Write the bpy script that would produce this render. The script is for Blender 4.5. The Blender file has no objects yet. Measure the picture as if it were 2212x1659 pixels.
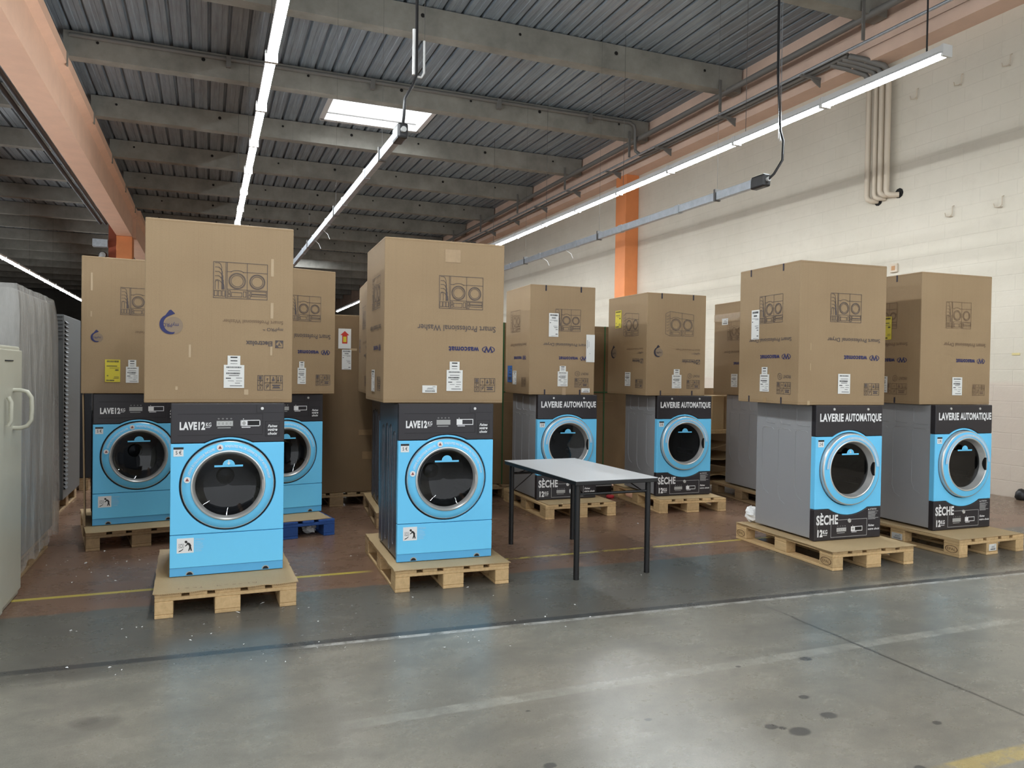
import bpy, bmesh, math, random
from mathutils import Vector, Matrix
random.seed(7)
SC = bpy.context.scene
COL = SC.collection
R = math.radians

# ---------------------------------------------------------------- camera
H_EYE = 1.463
yaw, pitch, roll = R(21.878), R(-0.807), R(0.869)
fw = Vector((math.sin(yaw) * math.cos(pitch), math.cos(yaw) * math.cos(pitch), math.sin(pitch)))
rt = Vector((math.cos(yaw), -math.sin(yaw), 0))
up = rt.cross(fw)
rt2 = rt * math.cos(roll) + up * math.sin(roll)
up2 = -rt * math.sin(roll) + up * math.cos(roll)
cd = bpy.data.cameras.new('camera')
cam = bpy.data.objects.new('camera', cd)
COL.objects.link(cam)
m = Matrix((rt2, up2, -fw)).transposed().to_4x4()
m.translation = Vector((0, 0, H_EYE))
cam.matrix_world = m
cd.sensor_fit = 'HORIZONTAL'
cd.sensor_width = 36
cd.lens = 1638.5 / 2212 * 36
cd.clip_start = .05
cd.clip_end = 200
SC.camera = cam

# ---------------------------------------------------------------- world, exposure, lamp power
SC.view_settings.view_transform = 'Standard'
SC.view_settings.look = 'None'
SC.view_settings.exposure = 0.47
SC.view_settings.gamma = 1
SC.cycles.use_denoising = True
SC.cycles.max_bounces = 6
SC.cycles.diffuse_bounces = 3
SC.cycles.glossy_bounces = 3
SC.cycles.transparent_max_bounces = 6
SC.cycles.use_adaptive_sampling = True
SC.cycles.adaptive_threshold = .08
SC.cycles.sample_clamp_indirect = 8
W = bpy.data.worlds.new('daylight')
SC.world = W
W.use_nodes = True
W.node_tree.nodes['Background'].inputs[0].default_value = (.93, .965, 1, 1)
W.node_tree.nodes['Background'].inputs[1].default_value = 1.15
TUBE_EMIT = 74.0
SKY_EMIT = 9.0


# ---------------------------------------------------------------- materials
def lin(c):
    return tuple(((x / 255) / 12.92 if x / 255 <= .04045 else ((x / 255 + .055) / 1.055) ** 2.4) for x in c)


MATS = {}


def mat(name, rgb, rough=.5, metal=0, emit=0, noise=0, nscale=8, bump=0, bscale=60, spec=None, coat=0, stretch=None):
    """plain or softly mottled principled material (rgb in 0-255 sRGB)"""
    if name in MATS:
        return MATS[name]
    M = bpy.data.materials.new(name)
    M.use_nodes = True
    nt = M.node_tree
    P = nt.nodes['Principled BSDF']
    c = (*lin(rgb), 1)
    P.inputs['Base Color'].default_value = c
    P.inputs['Roughness'].default_value = rough
    P.inputs['Metallic'].default_value = metal
    if spec is not None:
        P.inputs['Specular IOR Level'].default_value = spec
    if coat:
        P.inputs['Coat Weight'].default_value = coat
    if emit:
        P.inputs['Emission Color'].default_value = c
        P.inputs['Emission Strength'].default_value = emit
    if noise or bump:
        tc = nt.nodes.new('ShaderNodeTexCoord')
        src = tc.outputs['Object']
        if stretch:
            mp = nt.nodes.new('ShaderNodeMapping')
            mp.inputs['Scale'].default_value = stretch
            nt.links.new(src, mp.inputs[0])
            src = mp.outputs[0]
        if noise:
            n = nt.nodes.new('ShaderNodeTexNoise')
            n.inputs['Scale'].default_value = nscale
            n.inputs['Detail'].default_value = 5
            n.inputs['Roughness'].default_value = .65
            nt.links.new(src, n.inputs['Vector'])
            r = nt.nodes.new('ShaderNodeValToRGB')
            r.color_ramp.elements[0].position = .3
            r.color_ramp.elements[1].position = .7
            r.color_ramp.elements[0].color = (*[v * (1 - noise) for v in c[:3]], 1)
            r.color_ramp.elements[1].color = (*[min(1, v * (1 + noise)) for v in c[:3]], 1)
            nt.links.new(n.outputs[0], r.inputs[0])
            nt.links.new(r.outputs[0], P.inputs['Base Color'])
        if bump:
            n2 = nt.nodes.new('ShaderNodeTexNoise')
            n2.inputs['Scale'].default_value = bscale
            n2.inputs['Detail'].default_value = 4
            nt.links.new(src, n2.inputs['Vector'])
            b = nt.nodes.new('ShaderNodeBump')
            b.inputs['Strength'].default_value = bump
            b.inputs['Distance'].default_value = .02
            nt.links.new(n2.outputs[0], b.inputs['Height'])
            nt.links.new(b.outputs[0], P.inputs['Normal'])
    MATS[name] = M
    return M


class NT:
    """tiny helper for hand-built node graphs"""

    def __init__(s, name):
        s.M = bpy.data.materials.new(name)
        s.M.use_nodes = True
        s.t = s.M.node_tree
        s.P = s.t.nodes['Principled BSDF']

    def n(s, kind, **kw):
        nd = s.t.nodes.new(kind)
        for k, v in kw.items():
            setattr(nd, k, v)
        return nd

    def link(s, a, b):
        s.t.links.new(a, b)

    def val(s, x, sock):
        if hasattr(x, 'links'):
            s.link(x, sock)
        else:
            sock.default_value = x

    def math(s, op, a, b=None, c=None, clamp=False):
        nd = s.n('ShaderNodeMath', operation=op, use_clamp=clamp)
        s.val(a, nd.inputs[0])
        if b is not None:
            s.val(b, nd.inputs[1])
        if c is not None:
            s.val(c, nd.inputs[2])
        return nd.outputs[0]

    def mix(s, f, a, b):
        nd = s.n('ShaderNodeMix', data_type='RGBA')
        s.val(f, nd.inputs[0])
        for x, i in ((a, 6), (b, 7)):
            if isinstance(x, tuple):
                nd.inputs[i].default_value = (*lin(x), 1)
            else:
                s.link(x, nd.inputs[i])
        return nd.outputs[2]

    def noise(s, vec, scale, detail=6, rough=.6):
        nd = s.n('ShaderNodeTexNoise')
        nd.inputs['Scale'].default_value = scale
        nd.inputs['Detail'].default_value = detail
        nd.inputs['Roughness'].default_value = rough
        s.link(vec, nd.inputs['Vector'])
        return nd.outputs[0]

    def ramp(s, f, a, b):
        nd = s.n('ShaderNodeMapRange')
        s.val(f, nd.inputs[0])
        nd.inputs[1].default_value = a
        nd.inputs[2].default_value = b
        return nd.outputs[0]


def floor_material():
    g = NT('sealed_concrete_floor')
    tc = g.n('ShaderNodeTexCoord')
    sep = g.n('ShaderNodeSeparateXYZ')
    P = tc.outputs['Object']
    g.link(P, sep.inputs[0])
    X, Y = sep.outputs[0], sep.outputs[1]
    mp = g.n('ShaderNodeMapping')
    mp.inputs['Scale'].default_value = (.75, 1.15, 1)
    g.link(P, mp.inputs[0])
    n1 = g.noise(mp.outputs[0], .9, 5, .62)
    n2 = g.noise(mp.outputs[0], 3.1, 6, .72)
    n3 = g.noise(P, 22, 4, .7)
    fine = g.noise(P, 140, 2, .6)
    big = g.noise(P, .35, 3, .5)
    c = g.mix(g.ramp(n1, .3, .7), (122, 120, 111), (158, 153, 140))
    c = g.mix(g.math('MULTIPLY', g.ramp(big, .45, .65), .45), c, (138, 128, 114))
    c = g.mix(g.math('MULTIPLY', g.ramp(n2, .48, .82), .6), c, (92, 92, 88))
    c = g.mix(g.math('MULTIPLY', g.ramp(n2, .5, .18), .4), c, (176, 171, 157))
    c = g.mix(g.math('MULTIPLY', g.ramp(n3, .45, .85), .25), c, (84, 83, 78))
    c = g.mix(g.math('MULTIPLY', g.ramp(n3, .70, .74), .45), c, (70, 68, 64))
    # darker traffic zone between the joint and the painted bay
    wob = g.math('MULTIPLY', g.math('SUBTRACT', n2, .5), .16)
    Yw = g.math('ADD', Y, wob)
    dark = g.math('MULTIPLY', g.ramp(Yw, 3.98, 4.1), .85)
    c = g.mix(g.math('MULTIPLY', dark, g.ramp(n1, .15, .5)), c, (94, 91, 84))
    # red-brown painted bay
    e1 = g.noise(P, 5, 5, .6)
    Yb = g.math('ADD', Y, g.math('MULTIPLY', g.math('SUBTRACT', e1, .5), .09))
    brown = g.mix(g.ramp(n2, .15, .85), (116, 90, 73), (142, 111, 90))
    brown = g.mix(g.math('MULTIPLY', g.ramp(n3, .55, .8), .2), brown, (86, 68, 58))
    brown = g.mix(g.ramp(X, 7.6, 9.2), brown, (132, 112, 94))
    bm = g.ramp(Yb, 5.12, 5.15)
    c = g.mix(bm, c, brown)
    worn = g.noise(P, 9, 5, .7)

    def line(coord, at, half, col, amount, lo, hi, xr=None):
        nonlocal c
        d = g.math('ABSOLUTE', g.math('SUBTRACT', coord, at))
        f = g.ramp(d, half, half * .72)
        f = g.math('MULTIPLY', f, g.ramp(worn, lo, hi))
        f = g.math('MULTIPLY', f, amount)
        if xr:
            f = g.math('MULTIPLY', f, g.math('MULTIPLY', g.ramp(X, xr[0], xr[0] + .15), g.ramp(X, xr[1], xr[1] - .15)))
        c = g.mix(f, c, col)

    line(Y, 5.51, .028, (206, 186, 86), 1, .18, .34, (-1.3, 1.15))
    line(Y, 5.53, .026, (206, 186, 96), 1, .38, .46, (1.6, 6.5))
    # joint: dark sealant plus white filler
    Yj = g.math('ADD', Y, g.math('MULTIPLY', X, .043))
    line(Yj, 4.175, .035, (66, 66, 66), .85, .25, .45, (-2, 9.3))
    line(Yj, 4.125, .022, (186, 184, 178), .9, .40, .56, (.4, 9.3))
    line(Y, 3.13, .045, (176, 173, 162), .65, .3, .62, (.5, 4.6))
    line(Y, 2.0, .05, (188, 166, 104), .8, .32, .5, (2.5, 6))
    Xc = g.math('ADD', X, g.math('MULTIPLY', g.math('SUBTRACT', n2, .5), .05))
    d = g.math('ABSOLUTE', g.math('SUBTRACT', Xc, 3.33))
    f = g.math('MULTIPLY', g.ramp(d, .012, .006), g.ramp(Y, 3.95, 3.6))
    c = g.mix(g.math('MULTIPLY', f, .8), c, (70, 66, 60))
    # oil spots
    for (sx, sy, r) in ((2.515, 2.516, .045), (2.287, 2.441, .055), (2.205, 2.515, .035), (2.24, 2.49, .02), (2.903, 3.069, .04),
                        (1.3, 3.0, .014), (1.2, 2.55, .03), (2.5, 3.1, .015), (2.55, 2.7, .03), (1.75, 2.75, .02), (-.46, 3.53, .07), (-.4, 3.5, .1), (2.9, 2.3, .025), (2.5, 2.05, .03)):
        dx = g.math('SUBTRACT', X, sx)
        dy = g.math('MULTIPLY', g.math('SUBTRACT', Y, sy), 1.3)
        dd = g.math('SQRT', g.math('ADD', g.math('MULTIPLY', dx, dx), g.math('MULTIPLY', dy, dy)))
        dd = g.math('ADD', dd, g.math('MULTIPLY', g.math('SUBTRACT', n3, .5), .03))
        c = g.mix(g.math('MULTIPLY', g.ramp(dd, r, r * .7), .75 if sx > 0 else .3), c, (58, 56, 56))
    c = g.mix(g.math('MULTIPLY', g.ramp(fine, .35, .75), .26), c, (70, 68, 64))
    g.link(c, g.P.inputs['Base Color'])
    rg = g.ramp(n2, .25, .75)
    r0 = g.math('ADD', g.math('MULTIPLY', rg, .08), .24)
    g.link(r0, g.P.inputs['Roughness'])
    g.P.inputs['Specular IOR Level'].default_value = .35
    return g.M


def wall_material():
    g = NT('painted_block_wall')
    tc = g.n('ShaderNodeTexCoord')
    P = tc.outputs['Object']
    sep = g.n('ShaderNodeSeparateXYZ')
    g.link(P, sep.inputs[0])
    cmb = g.n('ShaderNodeCombineXYZ')
    g.link(sep.outputs[1], cmb.inputs[0])
    g.link(sep.outputs[2], cmb.inputs[1])
    Z = sep.outputs[2]
    n1 = g.noise(P, .7, 6, .6)
    n2 = g.noise(P, 6, 5, .7)
    n3 = g.noise(P, 40, 5, .7)
    c = g.mix(g.ramp(n1, .3, .7), (203, 195, 178), (215, 207, 191))
    c = g.mix(g.math('MULTIPLY', g.ramp(n2, .52, .75), .35), c, (196, 188, 172))
    # pinkish repaint at the foot of the wall, greyer weathered courses high up
    low = g.ramp(g.math('ADD', Z, g.math('MULTIPLY', g.math('SUBTRACT', n2, .5), .06)), 1.47, 1.42)
    c = g.mix(g.math('MULTIPLY', low, .55), c, (206, 188, 174))
    c = g.mix(g.math('MULTIPLY', g.ramp(n3, .68, .78), .5), c, (120, 108, 96))
    br = g.n('ShaderNodeTexBrick')
    g.link(cmb.outputs[0], br.inputs['Vector'])
    br.inputs['Scale'].default_value = 1
    br.inputs['Brick Width'].default_value = .5
    br.inputs['Row Height'].default_value = .2
    br.inputs['Mortar Size'].default_value = .008
    br.inputs['Mortar Smooth'].default_value = .8
    br.inputs['Color1'].default_value = (1, 1, 1, 1)
    br.inputs['Color2'].default_value = (.96, .96, .96, 1)
    br.inputs['Mortar'].default_value = (.9, .9, .9, 1)
    mul = g.n('ShaderNodeMix', data_type='RGBA', blend_type='MULTIPLY')
    mul.inputs[0].default_value = .35
    g.link(c, mul.inputs[6])
    g.link(br.outputs[0], mul.inputs[7])
    g.link(mul.outputs[2], g.P.inputs['Base Color'])
    g.P.inputs['Roughness'].default_value = .75
    b = g.n('ShaderNodeBump')
    b.inputs['Strength'].default_value = .25
    b.inputs['Distance'].default_value = .02
    hs = g.math('ADD', g.math('MULTIPLY', br.outputs[1], -.5), g.math('MULTIPLY', n2, .7))
    g.link(hs, b.inputs['Height'])
    g.link(b.outputs[0], g.P.inputs['Normal'])
    return g.M


def glass_material(name, tint=(.75, .8, .82), gloss=.10, trans=.8):
    g = NT(name)
    out = g.t.nodes['Material Output']
    tr = g.n('ShaderNodeBsdfTransparent')
    tr.inputs[0].default_value = (*tint, 1)
    gl = g.n('ShaderNodeBsdfGlossy')
    gl.inputs['Roughness'].default_value = .03
    fr = g.n('ShaderNodeFresnel')
    fr.inputs[0].default_value = 1.5
    mx = g.n('ShaderNodeMixShader')
    g.link(g.math('ADD', fr.outputs[0], gloss), mx.inputs[0])
    g.link(tr.outputs[0], mx.inputs[1])
    g.link(gl.outputs[0], mx.inputs[2])
    g.link(mx.outputs[0], out.inputs[0])
    return g.M


def film_material():
    g = NT('translucent_plastic_film')
    out = g.t.nodes['Material Output']
    tr = g.n('ShaderNodeBsdfTransparent')
    g.P.inputs['Base Color'].default_value = (*lin((206, 204, 199)), 1)
    g.P.inputs['Roughness'].default_value = .14
    mx = g.n('ShaderNodeMixShader')
    tc = g.n('ShaderNodeTexCoord')
    mp = g.n('ShaderNodeMapping')
    mp.inputs['Scale'].default_value = (3.2, 3.2, .7)
    g.link(tc.outputs['Object'], mp.inputs[0])
    n = g.noise(mp.outputs[0], 2.2, 5, .6)
    g.link(g.math('ADD', g.math('MULTIPLY', g.ramp(n, .25, .75), .28), .3), mx.inputs[0])
    g.link(tr.outputs[0], mx.inputs[1])
    g.link(g.P.outputs[0], mx.inputs[2])
    g.link(mx.outputs[0], out.inputs[0])
    b = g.n('ShaderNodeBump')
    b.inputs['Strength'].default_value = .7
    b.inputs['Distance'].default_value = .03
    g.link(n, b.inputs['Height'])
    g.link(b.outputs[0], g.P.inputs['Normal'])
    return g.M


def sheet_metal_material():
    g = NT('galvanised_roof_sheet')
    tc = g.n('ShaderNodeTexCoord')
    P = tc.outputs['Object']
    mp = g.n('ShaderNodeMapping')
    mp.inputs['Scale'].default_value = (9, .35, 1)
    g.link(P, mp.inputs[0])
    n = g.noise(mp.outputs[0], 3, 7, .7)
    n2 = g.noise(P, 1.2, 5, .6)
    c = g.mix(g.ramp(n, .3, .7), (112, 123, 132), (158, 169, 177))
    c = g.mix(g.math('MULTIPLY', g.ramp(n2, .5, .8), .4), c, (128, 118, 110))
    g.link(c, g.P.inputs['Base Color'])
    g.P.inputs['Metallic'].default_value = .2
    g.P.inputs['Roughness'].default_value = .42
    return g.M


def wood_material(name, a, b):
    g = NT(name)
    tc = g.n('ShaderNodeTexCoord')
    oi = g.n('ShaderNodeObjectInfo')
    mp = g.n('ShaderNodeMapping')
    mp.inputs['Scale'].default_value = (14, 1.6, 14)
    g.link(tc.outputs['Object'], mp.inputs[0])
    n = g.noise(mp.outputs[0], 2.4, 6, .65)
    n2 = g.noise(tc.outputs['Object'], 30, 4, .7)
    c = g.mix(g.ramp(n, .3, .7), a, b)
    c = g.mix(g.math('MULTIPLY', g.ramp(n2, .55, .8), .35), c, tuple(int(v * .6) for v in a))
    hs = g.n('ShaderNodeHueSaturation')
    g.link(g.math('ADD', g.math('MULTIPLY', oi.outputs['Random'], .3), .85), hs.inputs['Value'])
    g.link(c, hs.inputs['Color'])
    g.link(hs.outputs[0], g.P.inputs['Base Color'])
    g.P.inputs['Roughness'].default_value = .75
    return g.M


def card_material(name, a, b):
    g = NT(name)
    tc = g.n('ShaderNodeTexCoord')
    P = tc.outputs['Object']
    n = g.noise(P, 1.6, 4, .55)
    n2 = g.noise(P, 120, 3, .6)
    mp = g.n('ShaderNodeMapping')
    mp.inputs['Scale'].default_value = (160, 160, .5)
    g.link(P, mp.inputs[0])
    n3 = g.noise(mp.outputs[0], 1, 2, .5)
    c = g.mix(g.ramp(n, .3, .7), a, b)
    c = g.mix(g.math('MULTIPLY', g.ramp(n2, .45, .75), .2), c, tuple(int(v * .8) for v in a))
    c = g.mix(g.math('MULTIPLY', g.ramp(n3, .5, .7), .08), c, tuple(int(v * .75) for v in a))
    g.link(c, g.P.inputs['Base Color'])
    g.P.inputs['Roughness'].default_value = .62
    g.P.inputs['Specular IOR Level'].default_value = .35
    return g.M


M_FLOOR = floor_material()
M_WALL = wall_material()
M_SHEET = sheet_metal_material()
M_CONC = mat('cast_concrete', (138, 136, 128), .85, noise=.24, nscale=1.8)
M_CONC_DK = mat('weathered_concrete', (92, 90, 86), .9, noise=.2, nscale=.6)
M_PINK = mat('salmon_painted_concrete', (238, 196, 168), .7, noise=.06, nscale=2)
M_PINK2 = mat('faded_salmon_paint', (222, 192, 172), .75, noise=.08, nscale=1.5)
M_ORANGE = mat('orange_column_paint', (226, 140, 84), .6, noise=.08, nscale=1.5)
M_CARD = card_material('brown_corrugated_card', (152, 128, 97), (160, 136, 104))
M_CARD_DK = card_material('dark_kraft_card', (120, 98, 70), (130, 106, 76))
M_CREASE = mat('card_crease', (146, 118, 82), .7)
M_SHEETCARD = card_material('pallet_sheet_card', (182, 156, 116), (192, 166, 126))
M_TAPE = mat('clear_brown_tape', (164, 138, 104), .18, noise=.1, nscale=20)
M_TAPE2 = mat('scuffed_tape_white', (180, 157, 124), .25)
M_INK = mat('print_ink_grey_blue', (84, 76, 76), .7)
M_INK_F = mat('faint_print_ink', (118, 96, 76), .75)
M_NAVY = mat('print_ink_navy', (40, 44, 92), .7)
M_NOTCH = mat('register_mark_ink', (44, 42, 56), .7)
M_PAPER = mat('label_paper', (226, 226, 222), .55)
M_YPAPER = mat('yellow_label_paper', (216, 200, 56), .5)
M_BPAPER = mat('blue_label_paper', (52, 96, 156), .5)
M_LINK = mat('label_ink', (60, 60, 62), .7)
M_REDINK = mat('red_label_ink', (196, 52, 38), .6)
M_BLUE = mat('sky_blue_vinyl', (116, 210, 255), .45, spec=.3)
M_BLUE_DK = mat('blue_kick_plate', (92, 178, 230), .4)
M_BLACK = mat('charcoal_vinyl', (42, 39, 43), .42)
M_BLACK2 = mat('satin_black', (26, 25, 26), .4)
M_RUBBER = mat('door_gap_black', (12, 12, 13), .6)
M_STEEL = mat('brushed_silver', (214, 214, 212), .34, metal=.65)
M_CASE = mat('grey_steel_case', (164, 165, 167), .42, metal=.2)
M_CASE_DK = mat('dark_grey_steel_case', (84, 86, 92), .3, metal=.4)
M_DRUM = mat('drum_steel', (74, 74, 76), .28, metal=.8)
M_DRUM_DK = mat('drum_dark', (20, 20, 21), .4)
M_GLASS = glass_material('porthole_glass', (.5, .52, .54), .0)
M_WHITE = mat('white_vinyl', (236, 236, 236), .5)
M_GREYPRINT = mat('grey_print', (168, 168, 166), .5)
M_PALEBLUE = mat('pale_blue_print', (176, 214, 240), .5)
M_WOOD = wood_material('pallet_pine', (190, 158, 112), (216, 184, 136))
M_WOOD_DK = wood_material('aged_pallet_wood', (142, 116, 84), (172, 144, 106))
M_WOOD_BLUE = wood_material('blue_painted_wood', (28, 66, 130), (38, 82, 150))
M_STAMP = mat('branded_stamp', (96, 66, 40), .8)
M_TABLETOP = mat('white_laminate', (222, 224, 226), .35)
M_TBLACK = mat('black_powder_coat', (24, 24, 25), .4)
M_CREAM = mat('cream_metal', (186, 184, 168), .4, noise=.04, nscale=3)
M_LGREY = mat('grey_enamel', (128, 127, 122), .45)
M_DGREY = mat('charcoal_enamel', (44, 46, 50), .5)
M_FILM = film_material()
M_GALV = mat('galvanised_steel', (170, 176, 182), .38, metal=.6, noise=.15, nscale=14)
M_PIPE = mat('grey_painted_pipe', (112, 110, 106), .5)
M_PIPE_W = mat('cream_painted_pipe', (206, 192, 172), .6)
M_FIX = mat('white_enamel_batten', (206, 206, 204), .4)
M_TUBE = mat('fluorescent_tube', (244, 251, 255), .4, emit=TUBE_EMIT)
M_TUBE.cycles.emission_sampling = 'FRONT'
M_SKY = mat('bright_rooflight_dome', (244, 249, 255), .5, emit=SKY_EMIT)
M_HOLE = mat('dark_socket', (22, 20, 18), .9)
M_FOAM = mat('white_foam_crumb', (240, 240, 238), .7)
M_RED = mat('red_plastic', (206, 50, 62), .4)
M_GREEN = mat('green_strap', (44, 92, 52), .5)
M_WIRE = mat('thin_steel_wire', (92, 90, 88), .5, metal=.4)


# ---------------------------------------------------------------- mesh builder
class Frame:
    """plane for flat print: point = o + u*a + v*b + n*off"""

    def __init__(s, o, u, v):
        s.o, s.u, s.v = Vector(o), Vector(u), Vector(v)
        s.n = s.u.cross(s.v)

    def p(s, a, b, off=0):
        return s.o + s.u * a + s.v * b + s.n * off


_TXT = {}


def text_geo(body, bold=0, shear=0):
    key = (body, bold, shear)
    if key in _TXT:
        return _TXT[key]
    cu = bpy.data.curves.new('t', 'FONT')
    cu.body = body
    cu.resolution_u = 3
    cu.offset = bold
    cu.shear = shear
    cu.space_character = 1 + bold * 2.2
    ob = bpy.data.objects.new('t', cu)
    COL.objects.link(ob)
    dg = bpy.context.evaluated_depsgraph_get()
    me = ob.evaluated_get(dg).to_mesh()
    vs = [(v.co.x, v.co.y) for v in me.vertices]
    fs = [tuple(p.vertices) for p in me.polygons]
    ob.evaluated_get(dg).to_mesh_clear()
    bpy.data.objects.remove(ob)
    bpy.data.curves.remove(cu)
    x0, x1 = min(v[0] for v in vs), max(v[0] for v in vs)
    y0, y1 = min(v[1] for v in vs), max(v[1] for v in vs)
    vs = [((x - x0) / (x1 - x0), (y - y0) / (y1 - y0)) for x, y in vs]
    _TXT[key] = (vs, fs, (x1 - x0) / (y1 - y0))
    return _TXT[key]


class MB:
    def __init__(s):
        s.v, s.f = [], []

    def add(s, vs, fs):
        b = len(s.v)
        s.v += [tuple(x) for x in vs]
        s.f += [tuple(i + b for i in f) for f in fs]
        return s

    def box(s, x0, x1, y0, y1, z0, z1):
        return s.add([(x, y, z) for z in (z0, z1) for y in (y0, y1) for x in (x0, x1)],
                     [(0, 2, 3, 1), (4, 5, 7, 6), (0, 1, 5, 4), (2, 6, 7, 3), (0, 4, 6, 2), (1, 3, 7, 5)])

    def openbox(s, x0, x1, y0, y1, z0, z1):
        """box without its front (-y) face"""
        return s.add([(x, y, z) for z in (z0, z1) for y in (y0, y1) for x in (x0, x1)],
                     [(0, 2, 3, 1), (4, 5, 7, 6), (2, 6, 7, 3), (0, 4, 6, 2), (1, 3, 7, 5)])

    def tube(s, pts, r, n=8, cap=True):
        pts = [Vector(p) for p in pts]
        rings = []
        prev = None
        for i, p in enumerate(pts):
            d = (pts[min(i + 1, len(pts) - 1)] - pts[max(i - 1, 0)]).normalized()
            if prev is None:
                a = d.orthogonal().normalized()
            else:
                a = (prev - d * prev.dot(d)).normalized()
            prev = a
            b = d.cross(a)
            rings.append([p + a * (r * math.cos(2 * math.pi * k / n)) + b * (r * math.sin(2 * math.pi * k / n)) for k in range(n)])
        vs = [q for rg in rings for q in rg]
        fs = []
        for i in range(len(rings) - 1):
            for k in range(n):
                fs.append((i * n + k, i * n + (k + 1) % n, (i + 1) * n + (k + 1) % n, (i + 1) * n + k))
        if cap:
            fs.append(tuple(range(n))[::-1])
            fs.append(tuple((len(rings) - 1) * n + k for k in range(n)))
        return s.add(vs, fs)

    def lathe(s, cx, cz, prof, n=56):
        """profile (r, y) turned about the y axis through (cx, cz); r=0 closes"""
        vs, fs = [], []
        for (r, y) in prof:
            for k in range(n):
                t = 2 * math.pi * k / n
                vs.append((cx + r * math.cos(t), y, cz + r * math.sin(t)))
        for i in range(len(prof) - 1):
            for k in range(n):
                a, b = i * n + k, i * n + (k + 1) % n
                fs.append((a, b, b + n, a + n))
        return s.add(vs, fs)

    def prism(s, poly, y0, y1):
        """polygon in (x, z) extruded along y"""
        n = len(poly)
        vs = [(x, y0, z) for x, z in poly] + [(x, y1, z) for x, z in poly]
        fs = [tuple(range(n)), tuple(range(2 * n - 1, n - 1, -1))]
        fs += [(i, i + n, (i + 1) % n + n, (i + 1) % n) for i in range(n)]
        return s.add(vs, fs)

    # flat print
    def rect(s, F, a0, b0, a1, b1, off=0):
        return s.add([F.p(a0, b0, off), F.p(a1, b0, off), F.p(a1, b1, off), F.p(a0, b1, off)], [(0, 1, 2, 3)])

    def poly(s, F, pts, off=0):
        return s.add([F.p(a, b, off) for a, b in pts], [tuple(range(len(pts)))])

    def slab(s, F, a0, b0, a1, b1, off0, off1):
        q = [(a0, b0), (a1, b0), (a1, b1), (a0, b1)]
        return s.add([F.p(a, b, off0) for a, b in q] + [F.p(a, b, off1) for a, b in q],
                     [(3, 2, 1, 0), (4, 5, 6, 7), (0, 1, 5, 4), (1, 2, 6, 5), (2, 3, 7, 6), (3, 0, 4, 7)])

    def ring(s, F, ca, cb, r0, r1, off=0, n=36, sx=1, a0=0, a1=360):
        vs, fs = [], []
        m = n + 1
        for k in range(m):
            t = R(a0 + (a1 - a0) * k / n)
            for r in (r0, r1):
                vs.append(F.p(ca + r * sx * math.cos(t), cb + r * math.sin(t), off))
        for k in range(n):
            fs.append((2 * k, 2 * k + 1, 2 * k + 3, 2 * k + 2))
        return s.add(vs, fs)

    def disc(s, F, ca, cb, r, off=0, n=24, sx=1):
        return s.add([F.p(ca + r * sx * math.cos(2 * math.pi * k / n), cb + r * math.sin(2 * math.pi * k / n), off) for k in range(n)], [tuple(range(n))])

    def line(s, F, pts, w, off=0, close=False):
        pts = [Vector(p) for p in pts]
        if close:
            pts = pts + [pts[0]]
        for p, q in zip(pts, pts[1:]):
            d = q - p
            if d.length < 1e-6:
                continue
            d.normalize()
            e = d * (w / 2)
            nn = Vector((-d.y, d.x)) * (w / 2)
            s.poly(F, [tuple(p - e - nn), tuple(q + e - nn), tuple(q + e + nn), tuple(p - e + nn)], off)
        return s

    def frame(s, F, a0, b0, a1, b1, w, off=0):
        return s.line(F, [(a0, b0), (a1, b0), (a1, b1), (a0, b1)], w, off, True)

    def text(s, F, body, a0, a1, b0, b1, off=0, flip=False, bold=0, shear=0):
        vs, fs, _ = text_geo(body, bold, shear)
        out = []
        for x, y in vs:
            if flip:
                x, y = 1 - x, 1 - y
            out.append(F.p(a0 + x * (a1 - a0), b0 + y * (b1 - b0), off))
        return s.add(out, fs)

    def arctext(s, F, body, ca, cb, r0, r1, t0, t1, offf, bold=0):
        """text along an arc, from angle t0 to t1 (degrees, clockwise when t1 < t0); offf(r) gives the height above the plane"""
        vs, fs, _ = text_geo(body, bold, 0)
        out = []
        for x, y in vs:
            t = R(t0 + (t1 - t0) * x)
            r = r0 + (r1 - r0) * y
            out.append(F.p(ca + r * math.cos(t), cb + r * math.sin(t), offf(r)))
        return s.add(out, fs)

    def build(s, name, material, parent=None, bevel=0, smooth=None, segs=2):
        me = bpy.data.meshes.new(name)
        me.from_pydata(s.v, [], s.f)
        me.materials.append(material)
        if smooth is not None:
            me.polygons.foreach_set('use_smooth', [True] * len(me.polygons))
            me.set_sharp_from_angle(angle=R(smooth))
        me.update()
        ob = bpy.data.objects.new(name, me)
        COL.objects.link(ob)
        if parent:
            ob.parent = parent
        if bevel:
            md = ob.modifiers.new('edge', 'BEVEL')
            md.width = bevel
            md.segments = segs
            md.limit_method = 'ANGLE'
            md.angle_limit = R(50)
        return ob


def fix_normals(ob):
    bm = bmesh.new()
    bm.from_mesh(ob.data)
    bmesh.ops.recalc_face_normals(bm, faces=bm.faces)
    bm.to_mesh(ob.data)
    bm.free()
    return ob


def thing(name, label, cat, loc=(0, 0, 0), rz=0, group=None):
    o = bpy.data.objects.new(name, None)
    o.empty_display_size = .1
    COL.objects.link(o)
    o.location = loc
    o.rotation_euler = (0, 0, R(rz))
    return tag(o, label, cat, group)


def tag(o, label, cat, group=None, kind=None):
    if label:
        o['label'] = label
    if cat:
        o['category'] = cat
    if group:
        o['group'] = group
    if kind:
        o['kind'] = kind
    return o


def struct(o):
    o['kind'] = 'structure'
    return o


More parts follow.
